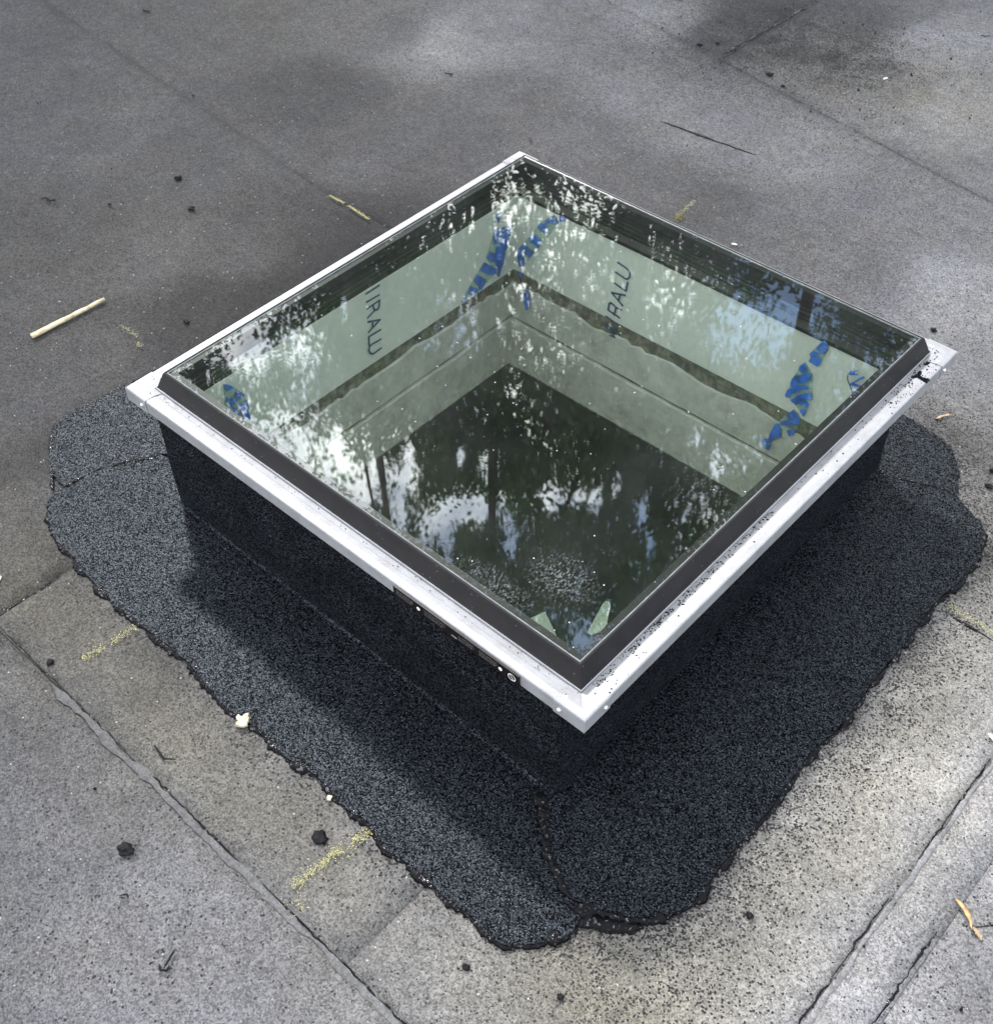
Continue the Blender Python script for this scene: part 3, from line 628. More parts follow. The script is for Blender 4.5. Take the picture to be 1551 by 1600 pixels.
# puddle of bitumen where the two pieces meet
ribbon('tar_pool', [(.545,-.606),(.575,-.614),(.604,-.606),(.64,-.586),(.668,-.562)], .010, M['tar'], .004, .0045, A, 31., .5, .004, False)

# the upstand walls: swept rings, flaring out at the foot
def loop(cx0, cx1, cy0, cy1, r, n=5):
    P = []
    for (cx, cy, a0) in ((cx1-r, cy1-r, 0), (cx0+r, cy1-r, 90), (cx0+r, cy0+r, 180), (cx1-r, cy0+r, 270)):
        for k in range(n+1):
            a = math.radians(a0 + 90*k/n); P.append((cx + r*math.cos(a), cy + r*math.sin(a)))
    Q = []
    for i in range(len(P)):
        a, b = P[i], P[(i+1) % len(P)]; L = math.dist(a, b); m = max(1, int(L/.03))
        Q += [(a[0]+(b[0]-a[0])*k/m, a[1]+(b[1]-a[1])*k/m) for k in range(m)]
    return Q
lv = [(.255,0,0),(.21,0,0),(.16,0,0),(.11,.001,0)] + [(.008+.006*(1-math.sin(math.radians(a))), .001+.007*(1-math.cos(math.radians(a))), 0) for a in (0,12,24,36,48,60,70,80,88)]
vs, fs, cnt = [], [], None
for z, off, r in lv:
    Q = loop(-.455, .4485, -.486, .435, .005)
    # keep equal counts by resampling on the first loop's parameters
    if cnt is None: cnt = len(Q)
    else:
        base = loop(-.455, .4485, -.486, .435, .005)
        Q = []
        for (x, y) in base:
            cx, cy = -.0033, -.0255
            dx = 1 if x > cx else -1; dy = 1 if y > cy else -1
            ex = min(1, max(0, (abs(x-cx) - (.4515-.006))/.005)); ey = min(1, max(0, (abs(y-cy) - (.4605-.006))/.005))
            Q.append((x + dx*off*ex, y + dy*off*ey))
    for i, (x, y) in enumerate(Q):
        vs.append((x + .0018*nz(x*5, y*5, z*9), y + .0018*nz(x*5+9, y*5, z*9), z))
for k in range(len(lv)-1):
    for i in range(cnt):
        a, b = k*cnt+i, k*cnt+(i+1) % cnt
        fs.append((b, a, a+cnt, b+cnt))
w = obj('felt_upstand', vs, fs, M['flash'], up, True)

# ------------------------------------------------------------------ light shaft below the glass
shaft = empty('light_shaft', (0, 0, -.17))
tag(shaft, 'square light shaft lined with pale printed film over grey render below the glass', 'light shaft')
XL, XR = -.42, .42
yR = lambda z: .39 + .0862*(z-.07)
def band(name, z0, z1, mat, inset=0.0, rag0=0.0, rag1=0.0, seed=0., th=.012, sides='LRNF'):
    """four wall strips; L = left wall, F = far right wall; ragged lower / upper edge"""
    out = []
    for s in sides:
        a, b = (-.42, .42)
        n = 70; vs, fs = [], []
        for i in range(n+1):
            t = i/n
            lo = z0 + rag0*(nz(t*9, seed+ord(s)) + .6*nz(t*40, seed)); hi = z1 + rag1*(nz(t*9, seed+3+ord(s)) + .6*nz(t*45, seed+2))
            for z in (lo, hi):
                for dd in (0, th):
                    q = -.0 + inset - dd
                    if s == 'L': p = (XL + q, -.44 + .86*t + 0, z)
                    elif s == 'F': p = (-.44 + .88*t, yR(z) - q, z)
                    elif s == 'R': p = (XR - q, -.44 + .86*t, z)
                    else: p = (-.44 + .88*t, -.42 + q, z)
                    if s in 'LR' and p[1] > yR(z) - 0.0: p = (p[0], yR(z), z)
                    vs.append(p)
        for i in range(n):
            k = i*4  # lo-front, lo-back, hi-front, hi-back
            fs += [(k, k+4, k+6, k+2), (k+2, k+6, k+7, k+3), (k+1, k, k+2+0, k+3) if i == 0 else (k, k+1, k+5, k+4), (k+1, k+3, k+7, k+5)]
        o = obj(name, vs, fs, mat, shaft); fix_normals(o); out.append(o)
    return out
band('lining_panel', .070, .244, M['panel'], 0.0, .0005, 0, 1., .010)
band('mortar_joint', .018, .072, M['joint'], -.005, 0, 0, 2., .02)
band('render_band', -.0445, .035, M['plaster'], .002, .0015, .013, 3., .02)
band('mortar_joint', -.060, -.036, M['joint'], -.004, 0, 0, 4., .02)
band('render_band', -.170, -.0535, M['plaster'], .006, 0, .003, 5., .03)
# blue printed foil tape and stencilled lettering on the film
def poly(name, pts, plane, mat, off, parent, th=.0012):
    vs = []
    for d in (off, off - th):
        for (a, z) in pts:
            vs.append((XL + d, a, z) if plane == 'L' else (a, yR(z) - d, z))
    n = len(pts); fs = [tuple(range(n)), tuple(range(2*n-1, n-1, -1))] + [(i, (i+1) % n, n+(i+1) % n, n+i) for i in range(n)]
    o = obj(name, vs, fs, mat, parent); fix_normals(o)
    return o
for k, p in enumerate(PRINT_L): poly('blue_print', p, 'L', M['tape'], .0025 + .0002*k, shaft)
for k, p in enumerate(PRINT_R): poly('blue_print', p, 'R', M['tape'], (.0030 if k != 6 else .010) + .0002*k, shaft)
def hull(P):
    P = sorted(set(P)); out = []
    for seq in (P, P[::-1]):
        h = []
        for p in seq:
            while len(h) > 1 and (h[-1][0]-h[-2][0])*(p[1]-h[-2][1]) - (h[-1][1]-h[-2][1])*(p[0]-h[-2][0]) <= 0: h.pop()
            h.append(p)
        out += h[:-1]
    return out
for pl, grp in (('L', PRINT_L[1:5]), ('L', PRINT_L[5:9]), ('L', PRINT_L[9:]), ('R', PRINT_R[1:5]), ('R', PRINT_R[7:10]), ('R', PRINT_R[10:16]), ('R', PRINT_R[16:20])):
    poly('clear_tape', hull([p for q in grp for p in q]), pl, M['crease'], .0014, shaft, .0004)
def strokes(lines, plane, w):
    m = MB(); off = .0018
    for L in lines:
        P = [Vector((a, z, 0)) for a, z in L]
        # densify corners softly
        for i in range(len(P)-1):
            d = (P[i+1]-P[i]); ln = d.length
            if ln < 1e-5: continue
            d /= ln; s = Vector((-d.y, d.x, 0))*w
            a, b = P[i]-d*w*.6, P[i+1]+d*w*.6
            q = [a-s, b-s, b+s, a+s]
            off += .00004
            m.add([(XL+off, v.x, v.y) if plane == 'L' else (v.x, yR(v.y)-off, v.y) for v in q], [(0,1,2,3)])
    return m.build('lettering', M['ink'], shaft)
strokes(TEXT_L, 'L', .0021)
strokes(TEXT_R[:-1], 'R', .0021); strokes(TEXT_R[-1:], 'R', .0009)

# ------------------------------------------------------------------ the skylight itself
win = empty('skylight', (0, 0, .245))
tag(win, 'square flat skylight with white aluminium frame, black trim and greenish reflecting glass', 'skylight')
def sweep(name, prof, mat, parent, close=True, s0=None, s1=None, smooth=False, sides=(0,1,2,3), far=0.0):
    """mitred length on each side; prof = [(r, z)]; s0/s1 = distance in from the two corners"""
    out = []
    for k in sides:
        vs, fs = [], []
        n = len(prof)
        for e in (-1, 1):
            for (r, z) in prof:
                s = e*r
                if e < 0 and s0 is not None: s = s0 if s0 > -9 else s
                if e > 0 and s1 is not None: s = s1
                x, y = s, -r
                a = k*math.pi/2; c, sn = round(math.cos(a)), round(math.sin(a))
                X_, Y_ = x*c - y*sn, x*sn + y*c
                vs.append((X_, Y_ + (far if Y_ > .3 else 0), z))
        m = n if close else n-1
        for i in range(m):
            j = (i+1) % n; fs.append((i, n+i, n+j, j))
        if close: fs += [tuple(range(n)), tuple(range(2*n-1, n-1, -1))]
        o = obj(name, vs, fs, mat, parent, smooth)
        if close: fix_normals(o)
        out.append(o)
    return out
# k: 0 = front left side (y = -.5), 1 = right side (x = +.5), 2 = far side, 3 = left far side
flange = [(.500,.2455),(.500,.2675),(.4992,.2695),(.4975,.2703),(.488,.2700),(.479,.2682),(.4775,.2672),(.470,.2655),(.466,.2645),(.440,.2640),(.440,.258),(.4982,.258),(.4982,.2455)]
rails = sweep('flange_rail', flange, M['alu'], win)
# corner caps sit 1.2 mm proud of the rails
capo = [(.5014,.2445),(.5014,.2683),(.5004,.2708),(.4980,.2718),(.488,.2713),(.4785,.2695),(.4672,.2662),(.4668,.2650),(.4780,.2685),(.488,.2704),(.4978,.2707),(.5002,.2700),(.5002,.2445)]
for k in range(4):
    m = MB()
    for (kk, lo, hi) in ((k, None, -.447), (k-1, .447, None)):
        kk %= 4; n = len(capo); vs = []
        for e in (0, 1):
            for (r, z) in capo:
                s = (-r if lo is None else lo) if e == 0 else (r if hi is None else hi)
                a = kk*math.pi/2; c, sn = round(math.cos(a)), round(math.sin(a)); x, y = s, -r
                vs.append((x*c - y*sn, x*sn + y*c, z))
        m.add(vs, [(i, n+i, n+(i+1) % n, (i+1) % n) for i in range(n)] + [tuple(range(n)), tuple(range(2*n-1, n-1, -1))])
    cap = m.build('corner_cap', M['alu'], win); fix_normals(cap)
    # rivets: two on top, two in the outer edge
    a = k*math.pi/2; c, sn = math.cos(a), math.sin(a)
    for (x, y) in ((-.460, -.4845), (-.4868, -.456)):
        mm = MB(); X, Y = x*c - y*sn, x*sn + y*c
        mm.disc((X, Y, .2700), .0048, .0022, 14, 0); mm.disc((X, Y, .2722), .0030, .0014, 12, .0006)
        rv = mm.build('rivet', M['screw'] if (x > -.47) else M['screw'], cap, True)
        mm = MB(); mm.disc((X, Y, .2741), .0012, .0002, 8); mm.build('rivet_core', M['black'], win)
    for (x, y, ax) in ((-.458, -.5014, 'y'), (-.5014, -.458, 'x')):
        bm = bmesh.new(); bmesh.ops.create_uvsphere(bm, u_segments=12, v_segments=6, radius=.0045)
        X, Y = x*c - y*sn, x*sn + y*c
        for v in bm.verts: v.co = Vector((X, Y, .257)) + v.co*.85
        me = bpy.data.meshes.new('rivet'); bm.to_mesh(me); bm.free(); me.materials.append(M['screw'])
        o = bpy.data.objects.new('rivet', me); COL.objects.link(o); o.parent = cap
trimp = [(.4645,.2645),(.4645,.2675),(.4625,.2705),(.4560,.2880),(.4530,.2960),(.4515,.2992),(.4498,.3002),(.4482,.2990),(.4475,.2950),(.4475,.262),(.4645,.262)]
trims = sweep('trim', trimp, M['trim'], win, far=.009)
# thin bright metal base line of the trim
sweep('trim_base', [(.4662,.2640),(.4662,.2682),(.4650,.2690),(.4647,.2690),(.4647,.2640)], M['alu'], win, far=.009)
# glazing unit: outer pane, black edge seal, inner pane
sweep('glass_edge', [(.4476,.2925),(.4476,.2986),(.4469,.2992),(.4462,.2990),(.4462,.2975)], M['rim'], win, far=.009)
pane = obj('glass_pane', [(-.4462,-.4462,.2982),(.4462,-.4462,.2982),(.4462,.4552,.2982),(-.4462,.4552,.2982)], [(0,1,2,3)], M['glass'], win)
sweep('edge_seal', [(.4455,.2968),(.4345,.2968),(.4345,.2785),(.4455,.2785)], M['frit'], win, far=.009)
pane2 = obj('inner_pane', [(-.4452,-.4452,.2772),(.4452,-.4452,.2772),(.4452,.4542,.2772),(-.4452,.4542,.2772)], [(0,1,2,3)], M['glass2'], win)
sweep('inner_frame', [(.447,.2760),(.4330,.2760),(.4325,.2700),(.4290,.2690),(.4285,.2640),(.4255,.2630),(.4250,.2560),(.4215,.2550),(.4210,.2435),(.4400,.2425),(.4400,.2560),(.447,.2570)], M['black'], win, far=.004)
mb = MB(); mb.box(-.425, .425, .4030, .43, .2442, .2520); mb.build('closing_strip', M['black'], win)
# printed black label on the front edge
lab = MB(); lab.box(.146, .388, -.5032, -.5006, .2458, .2665)
lb = lab.build('label_strip', M['label'], win)
r = random.Random(4); yv = -.5036
for (xa, xb, rows) in ((.152,.186,3),(.209,.250,3),(.276,.306,3),(.315,.348,3)):
    pr = MB()
    for q in range(rows):
        z = .2610 - q*.0042; x = xa
        while x < xb - (.006 if q == rows-1 else 0):
            L = r.uniform(.0012, .0040); x1 = min(xb, x+L)
            pr.add([(x, yv, z), (x1, yv, z), (x1, yv, z+.0012), (x, yv, z+.0012)], [(0,1,2,3)]); x += L + r.uniform(.0010, .0022)
    tag(pr.build('printed_lines', M['labelprint'], lb), kind='stuff')
def vdisc(cx, cz, R, ri=0, n=22, nm='printed_dot', extra=None):
    dm = MB()
    if ri == 0:
        dm.add([(cx+R*math.cos(6.2832*k/n), yv, cz+R*math.sin(6.2832*k/n)) for k in range(n)], [tuple(range(n))])
    else:
        vs = [(cx+q*math.cos(6.2832*k/n), yv, cz+q*math.sin(6.2832*k/n)) for q in (ri, R) for k in range(n)]
        dm.add(vs, [(k, (k+1) % n, n+(k+1) % n, n+k) for k in range(n)])
    dm.build(nm, M['dot'], lb)
vdisc(.197, .256, .0034); vdisc(.3545, .2555, .0034); vdisc(.3755, .2555, .0070, .0058, nm='printed_ring')
dm = MB(); dm.add([(.3712, yv, .2602),(.3722, yv, .2608),(.3800, yv, .2508),(.3790, yv, .2502)], [(0,1,2,3)]); dm.build('printed_bar', M['dot'], lb)
dm = MB(); dm.add([(.262, yv, .2500),(.2725, yv, .2500),(.2725, yv, .2535),(.262, yv, .2535)], [(0,1,2,3)]); dm.build('printed_logo', M['labelprint'], lb)
# scraps of protective film left under the front corner of the glass
for k, s in enumerate(SCRAPS):
    n = len(s); c = (sum(p[0] for p in s)/n, sum(p[1] for p in s)/n)
    vs = [(x, y, .2955 - .0005*k) for x, y in s] + [(c[0], c[1], .2935)]
    o = obj('film_scrap', vs, [(i, (i+1) % n, n) for i in range(n)], M['film'], win, True)
# splashes of bitumen on the flange (kept as lumps one could not count)
sm = MB(); r = random.Random(9)
def lump(x, y, z, s, hh=.5):
    n = 6; ph = r.random()*6
    vs = [(x+s*r.uniform(.6,1.3)*math.cos(ph+6.283*k/n), y+s*r.uniform(.6,1.3)*math.sin(ph+6.283*k/n), z-.0008) for k in range(n)]
    vs += [(x+s*.2*math.cos(ph+6.283*k/n), y+s*.2*math.sin(ph+6.283*k/n), z+s*hh) for k in range(n)]
    sm.add(vs, [(k, (k+1) % n, n+(k+1) % n, n+k) for k in range(n)] + [tuple(range(n, 2*n))])
def fz(x):  # height of the right-hand flange top at x
    return .2705 if x > .486 else .2655 + (x-.470)*.28
def inside(p, poly_):
    c = False
    for i in range(len(poly_)):
        (x1, y1), (x2, y2) = poly_[i-1], poly_[i]
        if (y1 > p[1]) != (y2 > p[1]) and p[0] < (x2-x1)*(p[1]-y1)/(y2-y1)+x1: c = not c
    return c
for S_ in SMEARS:
    xs = [p[0] for p in S_]; ys = [p[1] for p in S_]
    for _ in range(700):
        p = (r.uniform(min(xs), max(xs)), r.uniform(min(ys), max(ys)))
        if inside(p, S_): lump(p[0], p[1], fz(p[0])+.001, r.uniform(.0008, .0020), .3)
for i, (x, y) in enumerate(SMDOTS): lump(x, y, fz(x), .0032 if i == 0 else r.uniform(.0008, .0016), .4)
spl = sm.build('bitumen_splash', M['tar']); tag(spl, 'dried black bitumen smears splashed on the right corner of the white frame', 'tar splash', kind='stuff')
sm = MB()
for (y0, y1, n, dx) in ((-.46,-.36,60,.010),(-.37,-.30,70,.006),(-.31,-.27,60,.004),(-.26,-.20,60,.005),(-.20,-.13,50,.006),(-.12,-.02,70,.0045),(.05,.40,18,.012),(-.48,-.40,30,.014),(-.45,.45,30,.015)):
    for _ in range(n):
        y = r.uniform(y0, y1); x = min(.496, .4675 + abs(r.gauss(0, dx)))
        lump(x, y, fz(x), r.uniform(.0008, .0021), .7)
for _ in range(120): lump(r.uniform(.469,.497), r.uniform(.30,.49)*1., .2702, r.uniform(.0006,.0020), .5)
for _ in range(150):
    x = r.uniform(-.44, .49); lump(x, -r.uniform(.468,.496), .268, r.uniform(.0005, .0010), .6)
for _ in range(26): lump(r.uniform(.468,.495), r.uniform(.40,.49), .270, r.uniform(.0006,.0013), .6)
gr = sm.build('felt_granules', M['crumb']); tag(gr, 'loose black felt granules lying along the white right-hand frame edge', 'granules', kind='stuff')

# ------------------------------------------------------------------ litter lying on the roof
def thing_mesh(name, mb_or_bm, mat, loc, label, cat, group=None, smooth=True, z=.0075):
    me = bpy.data.meshes.new(name)
    if isinstance(mb_or_bm, MB): me.from_pydata(mb_or_bm.v, [], mb_or_bm.f)
    else: mb_or_bm.to_mesh(me); mb_or_bm.free()
    me.materials.append(mat)
    if smooth: me.polygons.foreach_set('use_smooth', [True]*len(me.polygons))
    o = bpy.data.objects.new(name, me); COL.objects.link(o); o.location = (loc[0], loc[1], loc[2] if len(loc) > 2 else .003)
    fix_normals(o)
    return tag(o, label, cat, group)
def lumpy(r, seed, sx=1., sy=1., sz=.6, k1=.55, k2=.3, sub=3):
    bm = bmesh.new(); bmesh.ops.create_icosphere(bm, subdivisions=sub, radius=1.)
    for v in bm.verts:
        k = 1 + k1*nz(v.co.x*1.5+seed*3.1, v.co.y*1.5, v.co.z*1.5) + k2*nz(v.co.x*4.5, v.co.y*4.5+seed, v.co.z*4.5)
        v.co = Vector((v.co.x*r*k*sx, v.co.y*r*k*sy, max(-.15*r, v.co.z*r*k*sz)))
    return bm
# wooden stick
m = MB(); rr_ = []; pts = []
for i in range(26):
    t = i/25; pts.append((0 + .009*t + .0015*nz(t*5, 1), .178*t, .0052 + .001*nz(t*6, 4))); rr_.append(.0068 - .0022*t + .0006*nz(t*11, 2))
m.tube(pts, rr_, 10, .8)
thing_mesh('stick', m, M['stick'], (-1.087, -.393), 'pale bleached wooden stick lying on the felt left of the skylight', 'stick')
# curled dry leaf: a folded blade
def leaf_mesh(L, w, curl, bend, seed, tip=.0):
    m = MB(); nu, nv = 14, 6; vs = []
    for i in range(nu+1):
        t = i/nu; ww = w*math.sin(math.pi*min(1, t*.95+.04))**.6*(1-.25*t)
        for j in range(nv+1):
            s = (j/nv-.5)*2
            x = L*t + .0; y = s*ww*math.cos(curl*abs(s)) + bend*math.sin(math.pi*t) + .002*nz(t*6, s*2, seed)
            z = .0012 + ww*abs(s)*math.sin(curl)*1.0 + tip*t*t + .0018*(1+nz(t*5, s*3, seed+3))
            vs.append((x, y, z))
    fs = [(i*(nv+1)+j, (i+1)*(nv+1)+j, (i+1)*(nv+1)+j+1, i*(nv+1)+j+1) for i in range(nu) for j in range(nv)]
    m.add(vs, fs)
    n = len(vs); m.add([(x, y, z-.0007) for x, y, z in vs], [tuple(reversed(f)) for f in fs])
    return m
def rot(o, a): o.rotation_euler.z = a; return o
o = thing_mesh('dry_leaf', leaf_mesh(.046, .0065, .9, .004, 1, .004), M['dryleaf'], (.964, -.243, .004), 'curled orange-brown dry leaf on the pale felt at the bottom right', 'leaf'); rot(o, math.radians(-35))
o = thing_mesh('dry_leaf', leaf_mesh(.020, .0045, .5, .001, 5), M['dryleaf2'], (1.001, -.263, .002), 'faded brown leaf tip beside the curled orange leaf', 'leaf'); rot(o, math.radians(-28))
o = thing_mesh('dry_leaf', leaf_mesh(.042, .0028, .4, .002, 8), M['dryleaf2'], (.461, .625, .003), 'thin brown leaf shred beyond the right corner of the skylight', 'leaf'); rot(o, math.radians(62))
# pale bark chip
def flake(r, seed, sx=1., th=.003, n=16, jag=.35):
    m = MB(); P = []
    for k in range(n):
        a = 6.2832*k/n; q = r*(1+jag*1.6*nz(math.cos(a)*1.6+seed, math.sin(a)*1.6)+jag*nz(a*3, seed+3)); P.append((q*math.cos(a)*sx, q*math.sin(a)))
    m.add([(x, y, .0) for x, y in P] + [(x*.93, y*.93, th) for x, y in P] + [(0, 0, th*1.15)],
          [(k, (k+1) % n, n+(k+1) % n, n+k) for k in range(n)] + [(n+k, n+(k+1) % n, 2*n) for k in range(n)]); return m
o = thing_mesh('bark_chip', flake(.0125, 3, 1.25, .004, 20, .55), M['bark'], (-.002, -.716, .008), 'cream chip of bark lying on the front tar edge of the new felt', 'bark chip', smooth=False); rot(o, .9)
o = thing_mesh('bark_chip', flake(.0042, 8, 1., .002), M['bark'], (.200, -.716, .008), 'tiny cream chip beside the tar edge, right of the bigger bark chip', 'bark chip', smooth=False)
for (x, y, r_, a, lab) in ((-.549, -.809, .0075, .6, 'white petal at the left edge of the photo below the seam crack'), (-.304, 1.764, .0085, -.3, 'small white petal on the felt at the top right, beyond the seam'), (.880, .034, .0095, 1.2, 'white petal at the right edge of the photo beside the long seam'), (-.167, .858, .0065, 1.9, 'thin straw-coloured husk just beyond the far right frame edge')):
    o = thing_mesh('petal', flake(r_, x*7, .34, .0018, 14, .3), M['petal'], (x, y, .004), lab, 'petal', smooth=False); rot(o, a)
# wisps and crumbs of bitumen
def squiggle(paths, r_, seed):
    m = MB()
    for p in paths:
        P = []
        for (a, b) in zip(p, p[1:]):
            for k in range(5): P.append((a[0]+(b[0]-a[0])*k/5 + .0009*nz(len(P)*.9, seed), a[1]+(b[1]-a[1])*k/5 + .0009*nz(len(P)*.9, seed+4), r_*.8 + .0008*(1+nz(len(P)*.6, seed+7))))
        P.append((p[-1][0], p[-1][1], r_*.8))
        m.tube(P, [r_*(.75+.7*abs(nz(i*.7, seed+9)))*(.35+.65*min(1, i/3, (len(P)-1-i)/3)) for i in range(len(P))], 6, .8)
    return m
SQ = [
 ((-1.520,-.070), [[(-.012,-.004),(0,.004),(.012,-.001),(.018,.010),(.022,.006)],[(-.010,.006),(.004,-.004)],[(-.014,-.010),(-.008,-.004)]], .0026, 'forked twist of black bitumen on the felt near the left edge'),
 ((-2.178,.707), [[(-.018,.004),(-.004,-.003),(.010,.004),(.018,.001)]], .0030, 'black bitumen curl near the top left corner of the photo'),
 ((-1.215,1.014), [[(-.014,-.006),(0,.001),(.010,.006)],[(0,.001),(.012,-.002)]], .0026, 'black splinter on the felt above the far corner of the skylight'),
 ((-.820,.900), [[(-.012,.006),(0,.001),(.010,-.006)]], .0018, 'thin dark twig just above the far corner of the skylight'),
 ((.220,-1.035), [[(-.006,-.004),(.002,-.008),(.010,-.002),(.006,.004)],[(.004,-.004),(-.002,.012),(-.006,.022)],[(-.016,-.014),(-.014,-.008)]], .0020, 'hooked black bitumen scrap near the bottom left of the photo'),
 ((-.050,-.838), [[(-.022,.004),(-.006,.002),(.010,-.001),(.024,.012)]], .0019, 'curved black bitumen thread lying across the lower left seam'),
 ((.099,-1.012), [[(-.006,-.004),(0,.004),(.006,.002)],[(-.004,-.006),(.003,-.002)]], .0017, 'small folded dark scrap between the black lump and the hooked scrap'),
 ((-.212,2.162), [[(-.016,-.008),(-.004,-.004),(.008,.010)]], .0022, 'dark twig at the top right edge of the photo'),
 ((-1.022,1.799), [[(-.020,0),(-.006,.002),(.008,-.002),(.020,.001)]], .0060, 'thick black bitumen strip cut off by the top edge of the photo'),
 ((.466,.625), [[(-.004,-.003),(.003,.002)]], .0030, 'dark head of the brown leaf shred beyond the right corner'),
]
for i, (c, paths, r_, lab) in enumerate(SQ):
    thing_mesh('bitumen_scrap', squiggle(paths, r_, i*3.3), M['crumb'], (c[0], c[1], .004), lab, 'scrap', 'scraps of black bitumen on the roof')
LU = [
 ((-1.357,.198), .0095, 'round black lump with a thread, above the stick'),
 ((-1.225,.136), .0080, 'greyish black lump nearer the skylight than the round one'),
 ((-.884,-.143), .0065, 'black crumb close to the left far frame edge'),
 ((.040,-.968), .0105, 'large black lump on the lower left felt'),
 ((.236,-.769), .0105, 'flattened dark blister next to the lower yellow chalk mark'),
 ((-.765,1.640), .0060, 'dark crumb near the top right cross seam'),
 ((-.551,1.581), .0085, 'larger black crumb beside the top right seam'),
 ((-.489,1.550), .0055, 'smaller black crumb beside the top right seam'),
 ((-.799,1.600), .0070, 'black crumb left of the top right cross seam'),
 ((.624,.528), .0065, 'black crumb at the right edge of the photo, upper of two'),
 ((.609,.569), .0050, 'black crumb at the right edge of the photo, lower of two'),
 ((.345,.447), .0001, ''),
 ((.766,-.451), .0048, 'bluish dark drop on the pale felt right of the tar edge'),
 ((.525,-.765), .0050, 'dark crumb below the front tar edge'),
 ((.645,-.711), .0045, 'dark crumb under the rounded end of the shaded felt piece'),
 ((-.329,-.851), .0065, 'dark crumb on the seam at the left edge'),
 ((.324,.874), .0060, 'dark crumb just beyond the far right side near the right corner'),
 ((-1.659,.480), .0045, 'tiny dark crumb in the upper left felt'),
 ((-1.388,.017), .0045, 'tiny dark crumb between the stick and the round lump'),
]
for i, (c, r_, lab) in enumerate(LU):
    if not lab: continue
    thing_mesh('bitumen_crumb', lumpy(r_, i*1.7+1, 1.1, .9, .55), M['crumb'], (c[0], c[1], .005), lab, 'crumb', 'crumbs of black bitumen on the roof')
# moss tuft by the far right frame edge
mo = MB(); r = random.Random(3)
for _ in range(160):
    a = r.random()*6.28; q = abs(r.gauss(0, .009)); x, y = q*math.cos(a), q*math.sin(a)*1.3
    h = r.uniform(.002, .007); s = r.uniform(.0006, .0012)
    mo.add([(x-s, y, 0), (x+s, y, 0), (x+r.uniform(-.003, .003), y+r.uniform(-.003, .003), h)], [(0, 1, 2)])
thing_mesh('moss_tuft', mo, M['moss'], (-.325, .862, .004), 'yellowish moss tuft beside the far right frame edge under the chalk mark', 'moss', smooth=False)
# loose grit
gm = MB(); r = random.Random(21)
def grit(n, x0, x1, y0, y1, s0, s1):
    for _ in range(n):
        x, y = r.uniform(x0, x1), r.uniform(y0, y1)
        if -.60 < x < .5 and -.5 < y < .6: continue
        s = r.uniform(s0, s1)*(1 if r.random() < .9 else 1.7)
        vs = [(x+s*r.uniform(.5,1.2)*math.cos(6.283*k/5), y+s*r.uniform(.5,1.2)*math.sin(6.283*k/5), .0035) for k in range(5)] + [(x, y, .0065+s*.7)]
        gm.add(vs, [(k, (k+1) % 5, 5) for k in range(5)])
grit(160, -2.6, 1.3, -1.4, 2.6, .0012, .0026); grit(130, .55, 1.1, -.75, .6, .0010, .0022); grit(90, -1., 0., 1.45, 2.1, .0015, .0035)
go = gm.build('loose_grit', M['crumb']); tag(go, 'fine black grit scattered over the weathered roof felt', 'grit', kind='stuff')

# ------------------------------------------------------------------ trees beyond the roof (seen mirrored in the glass)
VC = np.array([CAM.x, CAM.y, 2*.2982 - CAM.z])
SD = np.array(SUND)
def keep_mask(P, rs):
    """hand-set openings in the canopy: True where a leaf stays"""
    d = P - VC; d /= np.linalg.norm(d, axis=1)[:, None]
    az = np.degrees(np.arctan2(d[:, 1], d[:, 0])); el = np.degrees(np.arcsin(d[:, 2]))
    jx = rs.normal(0, .33, len(P)); jy = rs.normal(0, .33, len(P))
    keep = np.ones(len(P), bool)
    for (a, e), ra, re, w in HOLES:
        q = np.sqrt(((az-a)*math.cos(math.radians(e))/ra + jx)**2 + ((el-e)/re + jy)**2)
        keep &= ~((q < 1.0) & (rs.random(len(P)) < w))
    # canopy thinned on purpose along the sun's path so sunlight reaches the roof
    t = P @ SD; perp = np.linalg.norm(P - t[:, None]*SD[None], axis=1)
    pr_ = np.clip((1.65 - perp)/.6, 0, 1)*.9
    keep &= rs.random(len(P)) > pr_
    return keep
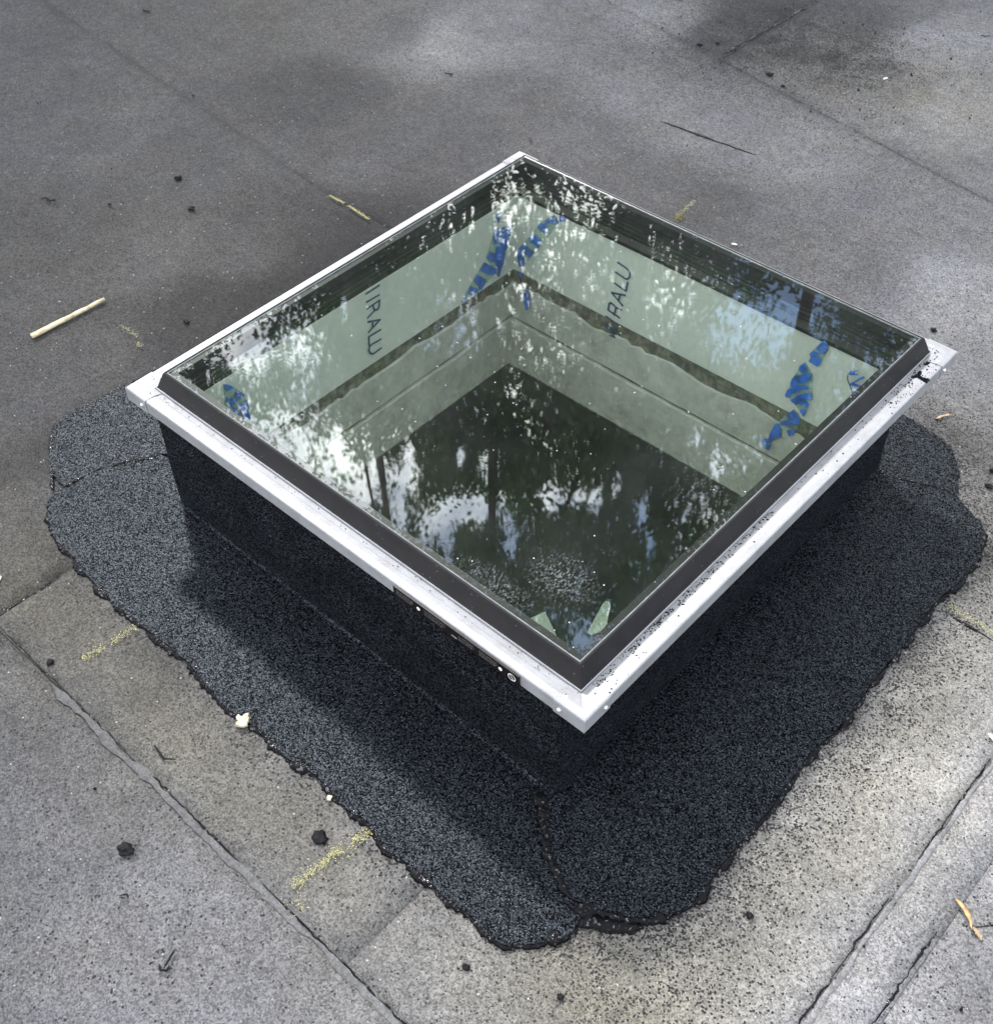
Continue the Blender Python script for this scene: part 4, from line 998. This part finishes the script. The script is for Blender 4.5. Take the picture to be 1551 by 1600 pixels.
def leaves(name, C, R, nclump, nleaf, size, mat, parent, seed, clear=True, zmin=1.0):
    rs = np.random.RandomState(seed)
    dirs = rs.normal(size=(nclump, 3)); dirs /= np.linalg.norm(dirs, axis=1)[:, None]
    cc = np.array(C) + dirs*np.array(R)*(rs.random((nclump, 1))**.45)
    rad = rs.uniform(.28, .75, nclump)
    per = (nleaf*rad**2/(rad**2).sum()).astype(int)+1
    ci = np.repeat(np.arange(nclump), per); n = len(ci)
    off = rs.normal(size=(n, 3))*np.array((1, 1, .62))
    off *= (rad[ci]/np.maximum(.5, np.linalg.norm(off, axis=1)))[:, None]*(rs.random(n)**.4)[:, None]
    P = cc[ci] + off
    P[:, 2] -= .15*rs.random(n)
    P = P[P[:, 2] > zmin]
    if clear: P = P[keep_mask(P, rs)]
    n = len(P)
    a = rs.normal(size=(n, 3)); a[:, 2] -= .5; a /= np.linalg.norm(a, axis=1)[:, None]
    b = np.cross(a, rs.normal(size=(n, 3))); b /= np.linalg.norm(b, axis=1)[:, None]
    s = (size*rs.uniform(.6, 1.35, n))[:, None]
    nrm = np.cross(a, b)
    V = np.stack([P - a*s, P + b*s*.55 + nrm*s*.12, P + a*s, P - b*s*.55 + nrm*s*.12], 1).reshape(-1, 3)
    me = bpy.data.meshes.new(name)
    me.vertices.add(4*n); me.vertices.foreach_set('co', V.astype('f').ravel())
    me.loops.add(4*n); me.loops.foreach_set('vertex_index', np.arange(4*n, dtype='i'))
    me.polygons.add(n); me.polygons.foreach_set('loop_start', np.arange(0, 4*n, 4, dtype='i')); me.polygons.foreach_set('loop_total', np.full(n, 4, dtype='i'))
    me.update(calc_edges=True); me.materials.append(mat)
    o = bpy.data.objects.new(name, me); COL.objects.link(o); o.parent = parent
    o.matrix_parent_inverse = Matrix.Translation(-Vector(parent.location))
    return o, cc
def polar(az, d): return d*math.cos(math.radians(az)), d*math.sin(math.radians(az))
def tree(az, dist, h, crown_z, R, nclump, nleaf, size, mat, label, seed, rt=.17, lean=(0, 0), clear=True, group='trees beyond the roof edge'):
    x, y = polar(az, dist)
    t = empty('broadleaf_tree', (x, y, -3.2)); tag(t, label, 'tree', group)
    rg = random.Random(seed)
    m = MB(); P = []
    for i in range(14):
        k = i/13; P.append((x + lean[0]*k + .22*nz(k*3, seed), y + lean[1]*k + .22*nz(k*3, seed+5), -3.2 + (h+3.2)*k))
    m.tube(P, [rt*(1.25-.0*k/13 if k == 0 else 1-.85*k/13) for k in range(14)], 10)
    m.build('trunk', M['trunk'], t, True)
    o, cc = leaves('crown', (x+lean[0]*.7, y+lean[1]*.7, crown_z), R, nclump, nleaf, size, mat, t, seed, clear)
    lm = MB()
    for c in cc[::4]:
        k = min(12, max(4, int((c[2]-2.0+3.2)/(h+3.2)*13))); a = P[k]
        mid = ((a[0]+c[0])/2 + rg.uniform(-.2,.2), (a[1]+c[1])/2 + rg.uniform(-.2,.2), (a[2]+c[2])/2 + .2)
        L = math.dist(a, c); r0 = min(.06, .012*L+.01)
        # leave the clear openings free of limbs too
        q = np.array([[a[j]+(mid[j]-a[j])*u for j in range(3)] for u in (.3,.5,.7,.85,1)] + [[mid[j]+(c[j]-mid[j])*u for j in range(3)] for u in (.2,.4,.6,.8,1)])
        if clear and not keep_mask(q, np.random.RandomState(1)).all(): continue
        lm.tube([a, mid, tuple(c)], [r0, r0*.6, r0*.2], 5, 1, False)
    lm.build('limbs', M['trunk'], t, True)
    return t
T = [
 (100, 11.5, 15, 8.6, (2.9,2.9,7.0), 260, 44000, .048, 'leaf2', 'dense dark tree whose foliage mirrors along the right edge of the glass'),
 (113, 10.0, 17, 9.4, (2.5,2.5,7.4), 240, 44000, .046, 'leaf', 'tree with a blue sky opening, mirrored at the upper right of the glass'),
 (124, 10.8, 18, 10.0, (2.7,2.7,7.6), 280, 56000, .046, 'leaf2', 'tall dark tree mirrored in the middle right of the glass'),
 (134, 9.8, 18, 9.8, (2.4,2.4,7.6), 260, 60000, .040, 'leaf', 'tree mirrored in the middle of the glass round the bright cloud gap'),
 (142.3, 11.4, 17, 9.6, (2.2,2.6,7.2), 230, 62000, .037, 'leaf2', 'thin-crowned tree mirrored left of the bright cloud gap'),
 (153.5, 11.0, 15, 8.8, (2.3,2.7,6.6), 200, 46000, .040, 'leaf2', 'dark tree mirrored at the left corner of the glass'),
]
for i, (az, d, h, cz, R, nc, nl, sz, lf, lab) in enumerate(T):
    tree(az, d, h, cz, R, nc, nl, sz, M[lf], lab, 40+i, rt=.13)
# bare-stemmed trees that stand in the open gap on the left
for (az, d, h, lab, sd, lean, rt) in ((146.8, 10.2, 13, 'slim leaning trunk mirrored in the blue gap at the left of the glass', 61, (.5, .5), .075), (144.6, 9.2, 14, 'thicker straight trunk mirrored beside the slim one', 62, (.2, .3), .10)):
    tree(az, d, h, 10.8, (1.4,1.4,2.2), 40, 4500, .045, M['leaf2'], lab, sd, rt, lean)
